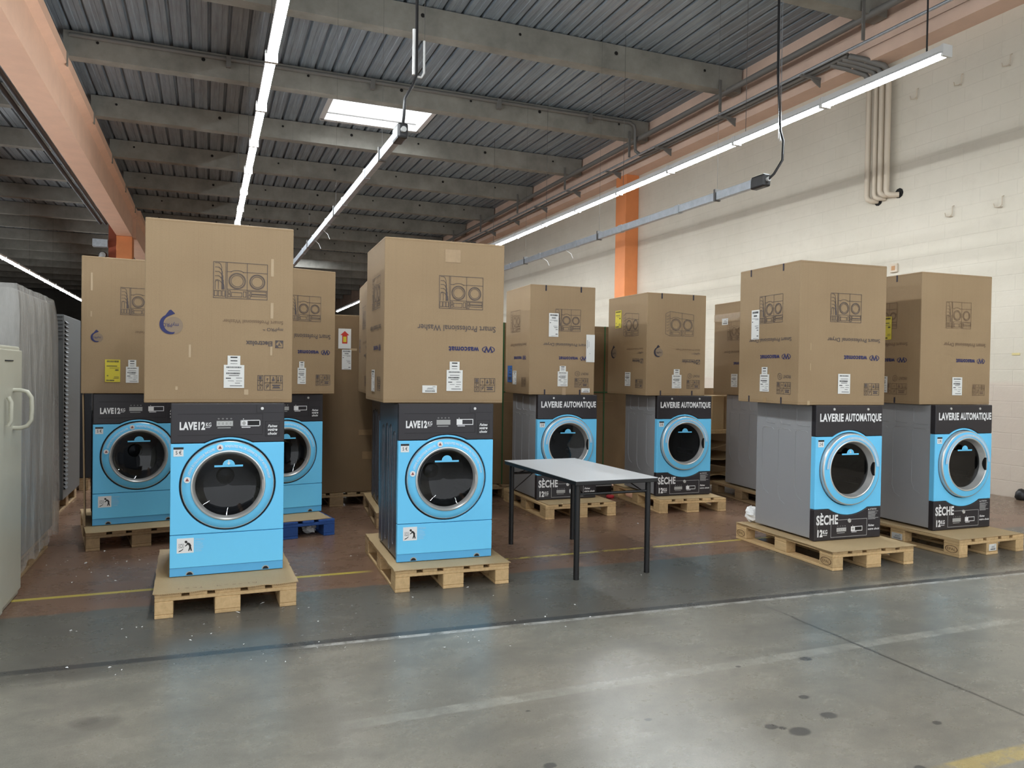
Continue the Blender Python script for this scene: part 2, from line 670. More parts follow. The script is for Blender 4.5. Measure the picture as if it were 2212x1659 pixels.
def dup(root, loc, rz, label):
    r = root.copy()
    COL.objects.link(r)
    r.location = loc
    r.rotation_euler = (0, 0, R(rz))
    r['label'] = label
    for ch in list(root.children):
        c = ch.copy()
        COL.objects.link(c)
        c.parent = r
        for gch in ch.children:
            d = gch.copy()
            COL.objects.link(d)
            d.parent = c
    return r


# ================================================================ SETTING
XW = 9.39
YB, YF = 62.0, -4.0
XL = -22.0
ZR = 7.14
struct(MB().add([(XL, YF, 0), (XW + .3, YF, 0), (XW + .3, YB, 0), (XL, YB, 0)], [(0, 1, 2, 3)]).build('floor', M_FLOOR))
struct(MB().box(XW, XW + .3, YF, YB, 0, 7.6).build('wall_right', M_WALL))
struct(MB().box(XL, XW + .3, YB, YB + .3, 0, 7.6).build('wall_back', M_CONC_DK))
struct(MB().box(XL - .3, XL, YF, YB, 0, 7.6).build('wall_left', M_CONC_DK))


def roof():
    b = MB()
    pitch, pan, top, hgt = .31, .245, .025, .07
    slope = (pitch - pan - top) / 2
    prof = []
    x = XL
    while x < XW:
        prof += [(x, ZR), (x + pan * .32, ZR), (x + pan * .36, ZR + .008), (x + pan * .64, ZR + .008), (x + pan * .68, ZR), (x + pan, ZR), (x + pan + slope, ZR + hgt), (x + pan + slope + top, ZR + hgt)]
        x += pitch
    prof.append((x, ZR))
    SX0, SX1, SY0, SY1 = 2.36, 4.52, 16.1, 17.55      # rooflight opening
    for (y0, y1, hole) in ((YF, SY0, 0), (SY0, SY1, 1), (SY1, YB, 0)):
        vs = [(x, y, z) for x, z in prof for y in (y0, y1)]
        fs = []
        for i in range(len(prof) - 1):
            xm = (prof[i][0] + prof[i + 1][0]) / 2
            if hole and SX0 < xm < SX1:
                continue
            fs.append((2 * i, 2 * i + 1, 2 * i + 3, 2 * i + 2))
        b.add(vs, fs)
    return struct(b.build('ceiling', M_SHEET))


roof()
# concrete roof beams running across
QZ = 5.25
ZB = H_EYE + QZ
BEAM_R = [.4452, .350, .2874, .2438, .2112, .1878, .1689, .1551]
beam_y = [QZ / r for r in BEAM_R]
front = [beam_y[0] - 3.25 * k for k in range(1, 5)][::-1]
beam_y = front + beam_y
while beam_y[-1] < YB - 4:
    beam_y.append(beam_y[-1] + 3.2)
holes = []
for i, y in enumerate(beam_y):
    for j, (x0, x1) in enumerate(((-2.3, 9.12), (-22, -2.95))):
        b = MB()
        b.add([(x0, y - .24, ZB), (x1, y - .24, ZB), (x1, y - .0, ZB), (x0, y - .0, ZB), (x0, y - .27, ZR - .012), (x1, y - .27, ZR - .012), (x1, y + .03, ZR - .012), (x0, y + .03, ZR - .012)],
              [(3, 2, 1, 0), (4, 5, 6, 7), (0, 1, 5, 4), (1, 2, 6, 5), (2, 3, 7, 6), (3, 0, 4, 7)])
        ob = struct(b.build('ceiling_beam', M_CONC))
        if j == 0 and 7 < y < 40:
            h = MB()
            for k in range(7):
                xx = -1.6 + k * 1.62 + random.uniform(-.25, .25)
                F = Frame((xx, y - .262, ZB + .27), (1, 0, 0), (0, 0, 1))
                h.disc(F, 0, 0, .033 if k % 2 else .024, .012)
            h.build('anchor_hole', M_HOLE, ob)

# main beam on the left with column
def ibeam(y0, y1, dx, name='ceiling_beam'):
    poly = [(-2.83, 5.82), (-2.37, 5.82), (-2.37, 6.47), (-2.24, 6.55), (-2.24, 6.74), (-2.96, 6.74), (-2.96, 6.55), (-2.83, 6.47)]
    b = MB().prism([(x + dx, z) for x, z in poly], y0, y1)
    ob = fix_normals(b.build(name, M_PINK))
    n = MB()
    for y in beam_y:
        if y0 + .5 < y < y1:
            n.box(-2.25 + dx, -2.225 + dx, y - .33, y - .24, 6.52, 6.745)
    if n.v:
        n.build('corbel_notch', M_CONC, ob)
    return struct(ob)


ibeam(YF, 28.4, 0)
ibeam(28.45, YB - .1, .1)
struct(MB().box(-2.84, -2.36, 28.2, 28.85, 0, 5.82).build('column', M_ORANGE, bevel=.02))
struct(MB().box(-3.08, -2.85, 28.35, 28.75, 0, 6.5).build('column', mat('dark_column_side', (150, 74, 48), .7)))  # stands for the orange column's darker left side, in its own dark colour
# wall-side beam with stepped foot, column
b = MB()
b.prism([(9.04, 6.16), (9.395, 6.16), (9.395, 6.9), (9.16, 6.9), (9.16, 6.42), (9.04, 6.34)], YF, YB)
struct(fix_normals(b.build('ceiling_beam', M_PINK2)))
struct(MB().prism([(9.16, 6.9), (9.395, 6.9), (9.395, 7.22), (9.16, 7.22)], YF, YB).build('ceiling_beam', M_PINK2))
struct(MB().box(9.04, 9.395, 15.55, 16.02, 0, 6.17).build('column', M_ORANGE, bevel=.015))
struct(MB().box(9.04, 9.395, 34.5, 35, 0, 6.17).build('column', M_ORANGE, bevel=.015))

# rooflight
w = struct(MB().add([(2.36, 16.1, ZR), (4.52, 16.1, ZR), (4.52, 17.55, ZR), (2.36, 17.55, ZR), (2.42, 16.16, ZR + .55), (4.46, 16.16, ZR + .55), (4.46, 17.49, ZR + .55), (2.42, 17.49, ZR + .55)],
                    [(0, 4, 5, 1), (1, 5, 6, 2), (2, 6, 7, 3), (3, 7, 4, 0)]).build('window_1', M_FIX))
MB().box(2.3, 4.58, 17.5, 17.62, ZR - .03, ZR + .02).box(2.3, 4.58, 16.03, 16.12, ZR - .03, ZR + .02).box(4.5, 4.6, 16.1, 17.55, ZR - .03, ZR + .02).box(2.28, 2.38, 16.1, 17.55, ZR - .03, ZR + .02).build('window_frame', M_FIX, w)
MB().add([(2.42, 16.16, ZR + .54), (4.46, 16.16, ZR + .54), (4.46, 17.49, ZR + .54), (2.42, 17.49, ZR + .54)], [(0, 1, 2, 3)]).build('rooflight_dome', M_SKY, w)
MB().tube([(2.4, 16.5, ZR + .3), (4.48, 16.5, ZR + .3)], .02, 6).tube([(2.4, 17.45, ZR + .12), (4.48, 17.45, ZR + .12)], .02, 6).build('opening_rod', M_PIPE, w)
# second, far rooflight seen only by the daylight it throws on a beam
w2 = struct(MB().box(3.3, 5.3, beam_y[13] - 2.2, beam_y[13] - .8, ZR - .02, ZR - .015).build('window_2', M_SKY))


# ================================================================ FLUORESCENT LAMPS
def batten(x, y0, label, group, hood):
    t = thing('fluorescent_batten', label, 'ceiling light', (x, y0, 4.49), 0, group)
    L = 1.515
    MB().box(-.045, .045, 0, L, .055, .11).build('housing', M_FIX, t)
    b = MB()
    for sgn in (-1, 1) if hood else ():
        b.add([(sgn * .045, 0, .058), (sgn * .07, 0, .026), (sgn * .07, L, .026), (sgn * .045, L, .058)], [(0, 1, 2, 3)])
    if hood:
        b.build('reflector', M_FIX, t)
    MB().box(-.06, .06, -.006, .02, .0, .112).build('end_cap', M_FIX, t)
    MB().box(-.06, .06, L - .02, L + .006, .0, .112).build('end_cap', M_FIX, t)
    for sx in (-.028, .028):
        MB().tube([(sx, .03, .025), (sx, L - .03, .025)], .016, 6, cap=False).build('tube', M_TUBE, t, smooth=70)
    return t


ordinal = ['nearest', 'second', 'third', 'fourth', 'fifth', 'sixth', 'seventh', 'eighth', 'ninth', 'tenth', 'eleventh', 'twelfth', 'thirteenth', 'fourteenth', 'fifteenth', 'sixteenth', 'seventeenth', 'eighteenth', 'nineteenth', 'twentieth', 'twenty-first', 'twenty-second', 'twenty-third', 'twenty-fourth', 'twenty-fifth', 'twenty-sixth', 'twenty-seventh', 'twenty-eighth']
first = {}
runs = [
    (.557, .25, 11, 'batten in the lit row over the washers, {} in view', 'lamp row above the washing machines', .548),
    (6.40, 5.13, 13, 'twin tube batten beside the cream wall, {} from the hanging end cap', 'lamp row beside the cream wall', None),
    (6.18, 29.0, 7, 'batten of the distant lit row seen between cartons, {} along it', 'distant lamp row between the cartons', None),
    (-5.44, 4.3, 26, 'batten in the lit row left of the salmon beam, {} in view', 'lamp row left of the salmon beam', None),
    (-12.0, 0.0, 0, '', '', None),
    (6.40, -2.81, 4, 'added hooded batten beside the wall, out of view, {} along it', 'added lamp row out of view', None),  # added lamps out of view, brightening the right-hand dryer fronts
]
for (x, y0, n, lab, grp, _) in runs:
    for k in range(n):
        y = y0 + k * 1.53
        loc = (x, y, 4.49)
        skip = {.557: 4, -5.44: 13}.get(x, 0)       # battens nearer than the picture's edge
        if k >= skip:
            label = lab.format(ordinal[k - skip])
        else:
            label = 'batten of the lit row ' + ('over the washers' if x > 0 else 'left of the salmon beam') + ', nearer than the picture shows'
        hood = x > 3
        if hood not in first:
            t = first[hood] = batten(x, y, label, grp, hood)
        else:
            t = dup(first[hood], loc, 0, label)
            t['group'] = grp


# ================================================================ WASHERS AND DRYERS
MW, MH, MD = .683, 1.091, .745
HW = MW / 2
FR = Frame((0, 0, 0), (1, 0, 0), (0, 0, 1))       # machine front plane, a = x, b = z


def arc_edge(zl, cz, Ra, sign, x0, x1, n=20):
    """boundary line at height zl that swings round the door on an arc (upwards if sign > 0)"""
    xa = math.sqrt(Ra * Ra - (zl - cz) ** 2)
    pts = [(x0, zl)]
    for k in range(n + 1):
        x = -xa + 2 * xa * k / n
        pts.append((x, cz + sign * math.sqrt(max(0, Ra * Ra - x * x))))
    pts.append((x1, zl))
    return pts


def plate(outer, hole, y0, y1, name, material, parent, bevel=0):
    """flat panel in the (x, z) plane with an optional round hole (cx, cz, r), walls running back from y0 to y1"""
    bm = bmesh.new()
    loops = [outer]
    if hole:
        cx, cz, r = hole
        loops.append([(cx + r * math.cos(2 * math.pi * k / 72), cz + r * math.sin(2 * math.pi * k / 72)) for k in range(72)])
    edges = []
    for lp in loops:
        vs = [bm.verts.new((x, y0, z)) for x, z in lp]
        edges += [bm.edges.new((vs[i], vs[(i + 1) % len(vs)])) for i in range(len(vs))]
    bmesh.ops.triangle_fill(bm, use_beauty=True, use_dissolve=False, edges=edges, normal=(0, -1, 0))
    for lp in loops:
        a = [bm.verts.new((x, y0, z)) for x, z in lp]
        c = [bm.verts.new((x, y1, z)) for x, z in lp]
        for i in range(len(lp)):
            j = (i + 1) % len(lp)
            bm.faces.new((a[i], a[j], c[j], c[i]))
    bmesh.ops.remove_doubles(bm, verts=bm.verts, dist=1e-6)
    bmesh.ops.recalc_face_normals(bm, faces=bm.faces)
    me = bpy.data.meshes.new(name)
    bm.to_mesh(me)
    bm.free()
    me.materials.append(material)
    ob = bpy.data.objects.new(name, me)
    COL.objects.link(ob)
    ob.parent = parent
    if bevel:
        md = ob.modifiers.new('edge', 'BEVEL')
        md.width = bevel
        md.segments = 2
        md.limit_method = 'ANGLE'
        md.angle_limit = R(60)
    return ob


def U(u):
    return -HW + u * MW


def case(t, dark, side):
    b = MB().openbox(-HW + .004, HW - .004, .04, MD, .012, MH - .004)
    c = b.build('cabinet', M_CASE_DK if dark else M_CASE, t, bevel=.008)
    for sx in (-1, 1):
        F = Frame((sx * (HW - .004), 0, 0), (0, sx, 0), (0, 0, 1))
        sg = 1 if sx > 0 else -1
        if dark:      # washer: long vertical pressings
            for k, (a, z0, z1) in enumerate(((.16, .12, .86), (.3, .06, .9), (.44, .1, .9), (.58, .06, .88))):
                pts = []
                for q in range(9):
                    tt = math.pi * q / 8
                    pts.append((sg * (a + .03 * math.cos(tt)), z1 + .03 * math.sin(tt)))
                for q in range(9):
                    tt = math.pi + math.pi * q / 8
                    pts.append((sg * (a + .03 * math.cos(tt)), z0 + .03 * math.sin(tt)))
                MB().tube([F.p(p[0], p[1], .0) for p in pts + [pts[0]]], .0045, 6, cap=False).build('pressed_rib', M_CASE_DK, c, smooth=60)
        else:         # dryer: upper seam, three short pockets, three long panels
            MB().tube([F.p(sg * .05, .885, 0), F.p(sg * (MD - .005), .885, 0)], .0022, 5).build('case_seam', M_CASE, c, smooth=60)
            for a0, a1 in ((.08, .23), (.3, .43), (.5, .62)):
                MB().tube([F.p(sg * a1, 1.06, 0), F.p(sg * a1, .94, 0), F.p(sg * (a1 - .02), .918, 0), F.p(sg * a0, .915, 0)], .004, 6).build('pressed_rib', M_CASE, c, smooth=60)
            for a0, a1, z0 in ((.09, .24, .3), (.3, .45, .24), (.51, .66, .3)):
                pts = [(a0, .86)]
                pts += [(a0, .86), (a0 + .02, .875), (a1 - .02, .875), (a1, .86), (a1, z0 + .1), (a1 - .03, z0 + .03), (a1 - .09, z0)]
                MB().tube([F.p(sg * p[0], p[1], 0) for p in pts[1:]], .003, 5).build('pressed_rib', M_CASE, c, smooth=60)
    return c


def porthole(t, cz, rg, dryer):
    g = MB().lathe(0, cz, [(.30, .016), (.24, .016)]).build('door_gasket', M_RUBBER, t)
    if not dryer:
        d = MB().lathe(0, cz, [(.280, .014), (.277, .0), (.270, -.010), (.244, -.020), (.2255, -.023)], 72).build('door', M_BLUE, t, smooth=35)
        MB().lathe(0, cz, [(.2255, -.022), (.222, -.032), (.216, -.034), (.206, -.024), (.198, .010)], 72).build('door_rim', M_STEEL, d, smooth=40)
        MB().lathe(0, cz, [(.2800, .006), (.2795, -.004), (.2765, -.0065), (.2735, -.003)], 72).build('door_edge', M_STEEL, d, smooth=40)
        MB().lathe(0, cz, [(.204, .008), (.19, .022), (.15, .045), (.09, .06), (.04, .066), (.0005, .067)], 48).build('door_glass', M_GLASS, d, smooth=80)
        offf = lambda r: .0135 + .012 * (.272 - r) / .028
        white = MB()
        white.arctext(FR, 'LESSIVE ÉCOLOGIQUE INCLUSE', 0, cz, .238, .258, 163, 110, offf, .012)
        white.arctext(FR, "N'AJOUTEZ PAS DE LESSIVE OU TOUT AUTRE PRODUIT", 0, cz, .238, .258, 95, 8, offf, .012)
        for ang in (102.5, 170):
            white.disc(FR, .248 * math.cos(R(ang)), cz + .248 * math.sin(R(ang)), .0195, .0265)
        white.build('door_lettering', M_WHITE, d)
        ic = MB()
        for ang in (102.5, 170):
            x, z = .248 * math.cos(R(ang)), cz + .248 * math.sin(R(ang))
            ic.poly(FR, [(x - .011, z - .008), (x + .011, z - .008), (x, z + .012)], .0272)
        ic.build('door_pictogram', mat('muted_red_ink', (150, 74, 70), .6), d)
        MB().slab(FR, .206, cz - .075, .214, cz + .03, .005, .028).build('door_handle', M_STEEL, d)
    else:
        d = MB().lathe(0, cz, [(.293, .014), (.293, -.020), (.290, -.030), (.286, -.0335), (.281, -.034)], 72).build('door', M_STEEL, t, smooth=40)
        MB().lathe(0, cz, [(.281, -.0342), (.258, -.040), (.235, -.044)], 72).build('door_band', M_BLUE, d, smooth=40)
        MB().lathe(0, cz, [(.235, -.0435), (.229, -.046), (.223, -.043), (.213, -.010), (.206, .015)], 72).build('door_rim', M_STEEL, d, smooth=40)
        MB().lathe(0, cz, [(.209, .010), (.19, .012), (.12, .018), (.0005, .02)], 48).build('door_glass', M_GLASS, d, smooth=80)
        offf = lambda r: .0385 + .008 * (.272 - r) / .04
        pb = MB()
        pb.ring(FR, 0, cz, .2425, .2665, .0455, 60, 1, 4, 178)
        pb.build('lettering_band', M_PALEBLUE, d)
        wt = MB().arctext(FR, 'RESPECTEZ LES TEMPÉRATURES INDIQUÉES SUR VOS VÊTEMENTS POUR ÉVITER TOUT RISQUE', 0, cz, .246, .263, 176, 8, lambda r: .0465, .02)
        wt.build('door_lettering', M_WHITE, d)
        MB().slab(FR, .213, cz - .055, .224, cz + .055, -.002, .046).build('door_handle', M_BLACK2, d)
    # drum behind the glass
    dr = MB().lathe(0, cz, [(.215, .03), (.255, .09), (.255, .46), (.0005, .46)], 40).build('drum', M_DRUM_DK if dryer else M_DRUM, t, smooth=40)
    for a in (90, 210, 330):
        ca, sa = math.cos(R(a)), math.sin(R(a))
        MB().tube([(.235 * ca, .1, cz + .235 * sa), (.235 * ca, .44, cz + .235 * sa)], .03, 8).build('drum_lifter', M_DRUM, dr, smooth=40)
    MB().lathe(0, cz, [(.06, .455), (.05, .43), (.0005, .42)], 20).build('drum_hub', M_DRUM, dr, smooth=40)
    # blue cut-out sticker on the glass: half disc with arrow above a bar
    zz = cz + .122
    off = .012
    s = MB().rect(FR, -.086, zz - .006, .086, zz + .006, off)
    s.ring(FR, 0, zz + .004, 0, .037, off, 24, 1, 0, 180)
    st = s.build('glass_sticker', M_BLUE, d)
    a = MB().rect(FR, -.003, zz + .016, .003, zz + .036, off + .001).poly(FR, [(-.010, zz + .018), (0, zz + .006), (.010, zz + .018), (.006, zz + .021), (0, zz + .014), (-.006, zz + .021)], off + .001)
    a.build('arrow', M_WHITE, st)
    return d


def price_sign(t, u0, z1, txt):
    x0 = U(u0)
    s = MB().slab(FR, x0, z1 - .058, x0 + .058, z1, 0, .0015).build('price_sticker', M_WHITE, t, bevel=.0006)
    MB().rect(FR, x0, z1 - .014, x0 + .058, z1, .0022).text(FR, txt, x0 + .013, x0 + .047, z1 - .046, z1 - .021, .0022, bold=.01).build('price_print', M_BLACK2, s)


def controls(p, u0, u1, z0, s=1.0):
    """button pad and coin display on the panel, as printed white shapes"""
    x0, x1 = U(u0), U(u1)
    w = MB()
    w.rect(FR, x0, z0, x1, z0 + .034 * s, .0012)
    for k in range(4):
        xx = x0 + (x1 - x0) * (.12 + .25 * k)
        w.text(FR, '*', xx - .005, xx + .007, z0 + .042 * s, z0 + .053 * s, .0012)
    w.rect(FR, x0 + .006, z0 - .013 * s, x1 - .014, z0 - .008 * s, .0012)
    b = w.build('button_pad', M_GREYPRINT, p)
    d = MB()
    for k in range(4):
        xx = x0 + (x1 - x0) * (.06 + .235 * k)
        d.frame(FR, xx, z0 + .006 * s, xx + (x1 - x0) * .17, z0 + .028 * s, .0018, .002)
    d.build('button', M_WHITE, b)


def display(p, u0, u1, z0, s=1.0):
    x0, x1 = U(u0), U(u1)
    h = .036 * s
    w = MB()
    w.frame(FR, x0, z0, x1, z0 + h, .005, .0012)
    w.rect(FR, x0, z0, x0 + (x1 - x0) * .34, z0 + h, .0012)
    w.rect(FR, x0 + .004, z0 - .012 * s, x0 + (x1 - x0) * .5, z0 - .007 * s, .0012)
    w.text(FR, '.', x0 + .012, x0 + .018, z0 + h + .006, z0 + h + .012, .0012)
    b = w.build('coin_display', M_WHITE, p)
    MB().rect(FR, x0 + (x1 - x0) * .4, z0 + .006, x1 - .006, z0 + h - .006, .0016).build('screen', M_RUBBER, b)
    MB().disc(FR, x0 + (x1 - x0) * .16, z0 + h * .5, h * .32, .002).build('start_button', M_GREYPRINT, b)


def make_washer(label):
    t = thing('washing_machine', label, 'washing machine', (0, 0, 0), 0, 'sky-blue washing machines on pallets')
    cz, zl, Ra = .568, .838, .306
    case(t, True, 0)
    edge = arc_edge(zl, cz, Ra, 1, -HW, HW)
    top = plate(edge + [(HW, MH), (-HW, MH)], None, 0, .04, 'control_panel', M_BLACK, t, .006)
    edge2 = arc_edge(zl - .002, cz, Ra - .002, 1, -HW, HW)
    plate([(-HW, .263), (HW, .263)] + edge2[::-1], (0, cz, .291), 0, .04, 'front_panel', M_BLUE, t, .005)
    plate([(-HW, .055), (HW, .055), (HW, .260), (-HW, .260)], None, 0, .04, 'lower_panel', M_BLUE, t, .004)
    kick = MB()
    ko = kick.box(-HW, HW, .006, .04, .0, .054).build('kick_plate', M_BLUE_DK, t, bevel=.003)
    for u in (.17, .84):
        MB().ring(FR, U(u), .006, 0, .024, -.0045, 20, 1, 0, 180).build('foot_recess', M_GREYPRINT, ko)
        MB().ring(FR, U(u), .006, 0, .018, -.0035, 16, 1, 0, 180).build('levelling_foot', M_RUBBER, ko)
    porthole(t, cz, .288, False)
    # control panel print
    w = MB()
    w.text(FR, 'LAVE', U(.075), U(.222), .922, .973, .0012, bold=.05)
    w.text(FR, '12', U(.234), U(.292), .922, .973, .0012, bold=.05)
    w.text(FR, 'KG', U(.299), U(.345), .942, .968, .0012, bold=.02)
    w.rect(FR, U(.295), .935, U(.335), .938, .0012)
    w.build('lettering', M_WHITE, top)
    controls(top, .39, .535, .944)
    display(top, .605, .775, .944)
    g = MB()
    g.line(FR, [(U(.06), 1.022), (U(.80), 1.022), (U(.80), .888)], .0022, .0012)
    g.line(FR, [(U(.06), .888), (U(.80), .888)], .0022, .0012)
    g.line(FR, [(U(.745), MH - .012), (U(.745), 1.03), (U(.985), 1.03)], .0018, .0012)
    g.frame(FR, U(.825), .876, U(.955), .972, .002, .0012)
    g.frame(FR, U(.835), .884, U(.945), .950, .0015, .0012)
    g.build('panel_seam', M_RUBBER, top)
    f = MB()
    for txt, z in (('Faites', .936), ('votre', .912), ('choix', .887)):
        f.text(FR, txt, U(.848), U(.935), z - .003, z + .015, .0016, bold=.03, shear=.3)
    f.build('choice_lettering', M_WHITE, top)
    MB().lathe(U(.795), 1.056, [(.0105, -.001), (.009, -.006), (.0005, -.0065)], 20).build('cam_lock', M_STEEL, top, smooth=40)
    price_sign(t, .025, .815, '5 €')
    # instruction pictogram
    x0, z0 = U(.06), .148
    s = MB().slab(FR, x0, z0, x0 + .098, z0 + .093, 0, .0012).build('instruction_sticker', M_WHITE, t)
    k = MB()
    q = lambda pts: [(x0 + a, z0 + b_) for a, b_ in pts]
    k.disc(FR, x0 + .053, z0 + .070, .008, .002, 14)
    k.poly(FR, q([(.055, .062), (.064, .066), (.076, .060), (.084, .046), (.082, .034), (.072, .034), (.070, .046), (.062, .054)]), .002)
    k.poly(FR, q([(.072, .036), (.083, .036), (.088, .012), (.080, .012), (.078, .026), (.072, .012), (.066, .012)]), .002)
    k.poly(FR, q([(.060, .058), (.066, .054), (.052, .042), (.046, .044)]), .002)
    k.poly(FR, q([(.010, .008), (.022, .012), (.034, .020), (.040, .028), (.034, .026), (.026, .020), (.012, .014)]), .002)
    k.frame(FR, x0 + .012, z0 + .034, x0 + .040, z0 + .058, .0015, .002)
    k.ring(FR, x0 + .026, z0 + .046, .007, .009, .002, 16)
    k.build('pictogram', M_BLACK2, s)
    g = MB()
    g.text(FR, 'ATTENTION', x0 + .102, x0 + .158, z0 + .076, z0 + .087, .0012, bold=.01)
    for i in range(7):
        g.rect(FR, x0 + .102, z0 + .064 - i * .0095, x0 + .102 + random.uniform(.035, .055), z0 + .0665 - i * .0095, .0012)
    g.build('instruction_lettering', M_PALEBLUE, t)
    return t


def make_dryer(label):
    t = thing('tumble_dryer', label, 'tumble dryer', (0, 0, 0), 0, 'sky-blue tumble dryers on pallets')
    cz = .572
    case(t, False, 0)
    e1 = arc_edge(.838, cz, .316, 1, -HW, HW)
    e2 = arc_edge(.252, cz, .376, -1, -HW, HW)
    fasc = plate(e1 + [(HW, MH), (-HW, MH)], None, 0, .05, 'fascia', M_BLACK, t, .007)
    e1b = arc_edge(.8365, cz, .3145, 1, -HW, HW)
    e2b = arc_edge(.2535, cz, .3745, -1, -HW, HW)
    plate(e2b + e1b[::-1], (0, cz, .299), 0, .05, 'front_panel', M_BLUE, t, .006)
    low = plate([(-HW, .0), (HW, .0)] + e2[::-1], None, 0, .05, 'control_panel', M_BLACK, t, .006)
    porthole(t, cz, .299, True)
    w = MB()
    w.text(FR, 'LAVERIE', U(.055), U(.402), .958, 1.024, .0012, bold=.04)
    w.text(FR, 'AUTOMATIQUE', U(.425), U(.978), .948, 1.024, .0012, bold=.04)
    w.build('lettering', M_WHITE, fasc)
    for u in (.26, .77):
        MB().lathe(U(u), 1.058, [(.0115, -.001), (.010, -.006), (.0005, -.007)], 18).build('screw', M_STEEL, fasc, smooth=40)
    price_sign(t, .035, .812, '2 €')
    w = MB()
    w.text(FR, 'SÈCHE', U(.03), U(.35), .126, .224, .0012, bold=.035)
    w.text(FR, '12', U(.05), U(.125), .030, .090, .0012, bold=.05)
    w.text(FR, 'KG', U(.13), U(.195), .052, .086, .0012, bold=.03)
    w.rect(FR, U(.132), .040, U(.19), .044, .0012)
    w.build('lettering', M_WHITE, low)
    g = MB()
    g.frame(FR, U(.245), .022, U(.785), .160, .004, .0018)
    g.line(FR, [(U(.045), .03), (U(.045), .16)], .002, .0018)
    g.build('coin_box_outline', M_GREYPRINT, low)
    MB().lathe(U(.515), .150, [(.0175, -.001), (.0165, -.008), (.013, -.009), (.0125, -.005), (.0005, -.005)], 24).build('cam_lock', M_STEEL, low, smooth=40)
    controls(low, .33, .475, .064, .95)
    display(low, .55, .715, .064, .95)
    f = MB()
    f.text(FR, 'ATTENTION', U(.83), U(.93), .228, .240, .0012, bold=.01)
    f.poly(FR, [(U(.802), .228), (U(.822), .228), (U(.812), .240)], .0012)
    f.text(FR, 'Faites', U(.805), U(.9), .092, .110, .0012, bold=.03, shear=.3)
    f.text(FR, 'votre choix', U(.805), U(.985), .062, .080, .0012, bold=.03, shear=.3)
    f.build('choice_lettering', M_WHITE, low)
    g = MB()
    for i in range(8):
        g.rect(FR, U(.805), .214 - i * .009, U(.805) + random.uniform(.07, .12), .2185 - i * .009, .0012)
    g.build('notice_lettering', M_GREYPRINT, low)
    return t


# ================================================================ PALLETS
def pallet_parts(t, material, stamp=False):
    wds = (.145, .10, .145, .10, .145)
    gap = (.8 - sum(wds)) / 4
    x = -.4
    for i, wd in enumerate(wds):
        MB().box(x, x + wd, 0, 1.2, .122, .144).build('deck_board', material, t, bevel=.003, segs=1)
        x += wd + gap
    ys = (0, .5275, 1.055)
    for y in ys:
        MB().box(-.4, .4, y, y + .145, .100, .1218).build('cross_board', material, t, bevel=.003, segs=1)
    for i, (xa, wd) in enumerate(((-.4, .1), (-.0725, .145), (.3, .1))):
        for j, y in enumerate(ys):
            bl = MB().box(xa, xa + wd, y, y + .145, .022, .0998).build('block', material, t, bevel=.004, segs=1)
            if stamp and i == 0 and j in (0, 2):
                F = Frame((xa - .0012, y + .0725, .061), (0, -1, 0), (0, 0, 1))
                s = MB().ring(F, 0, 0, .026, .030, 0, 28, 1.9).text(F, 'EPAL', -.038, .038, -.011, .011)
                s.build('burnt_stamp', M_STAMP, bl)
        MB().box(xa, xa + wd, 0, 1.2, 0, .0218).build('bottom_board', material, t, bevel=.003, segs=1)


def make_pallet(label, loc, rz, material=None, stamp=False):
    t = thing('wooden_pallet', label, 'pallet', loc, rz, 'pallets under the machines')
    pallet_parts(t, material or M_WOOD, stamp)
    return t


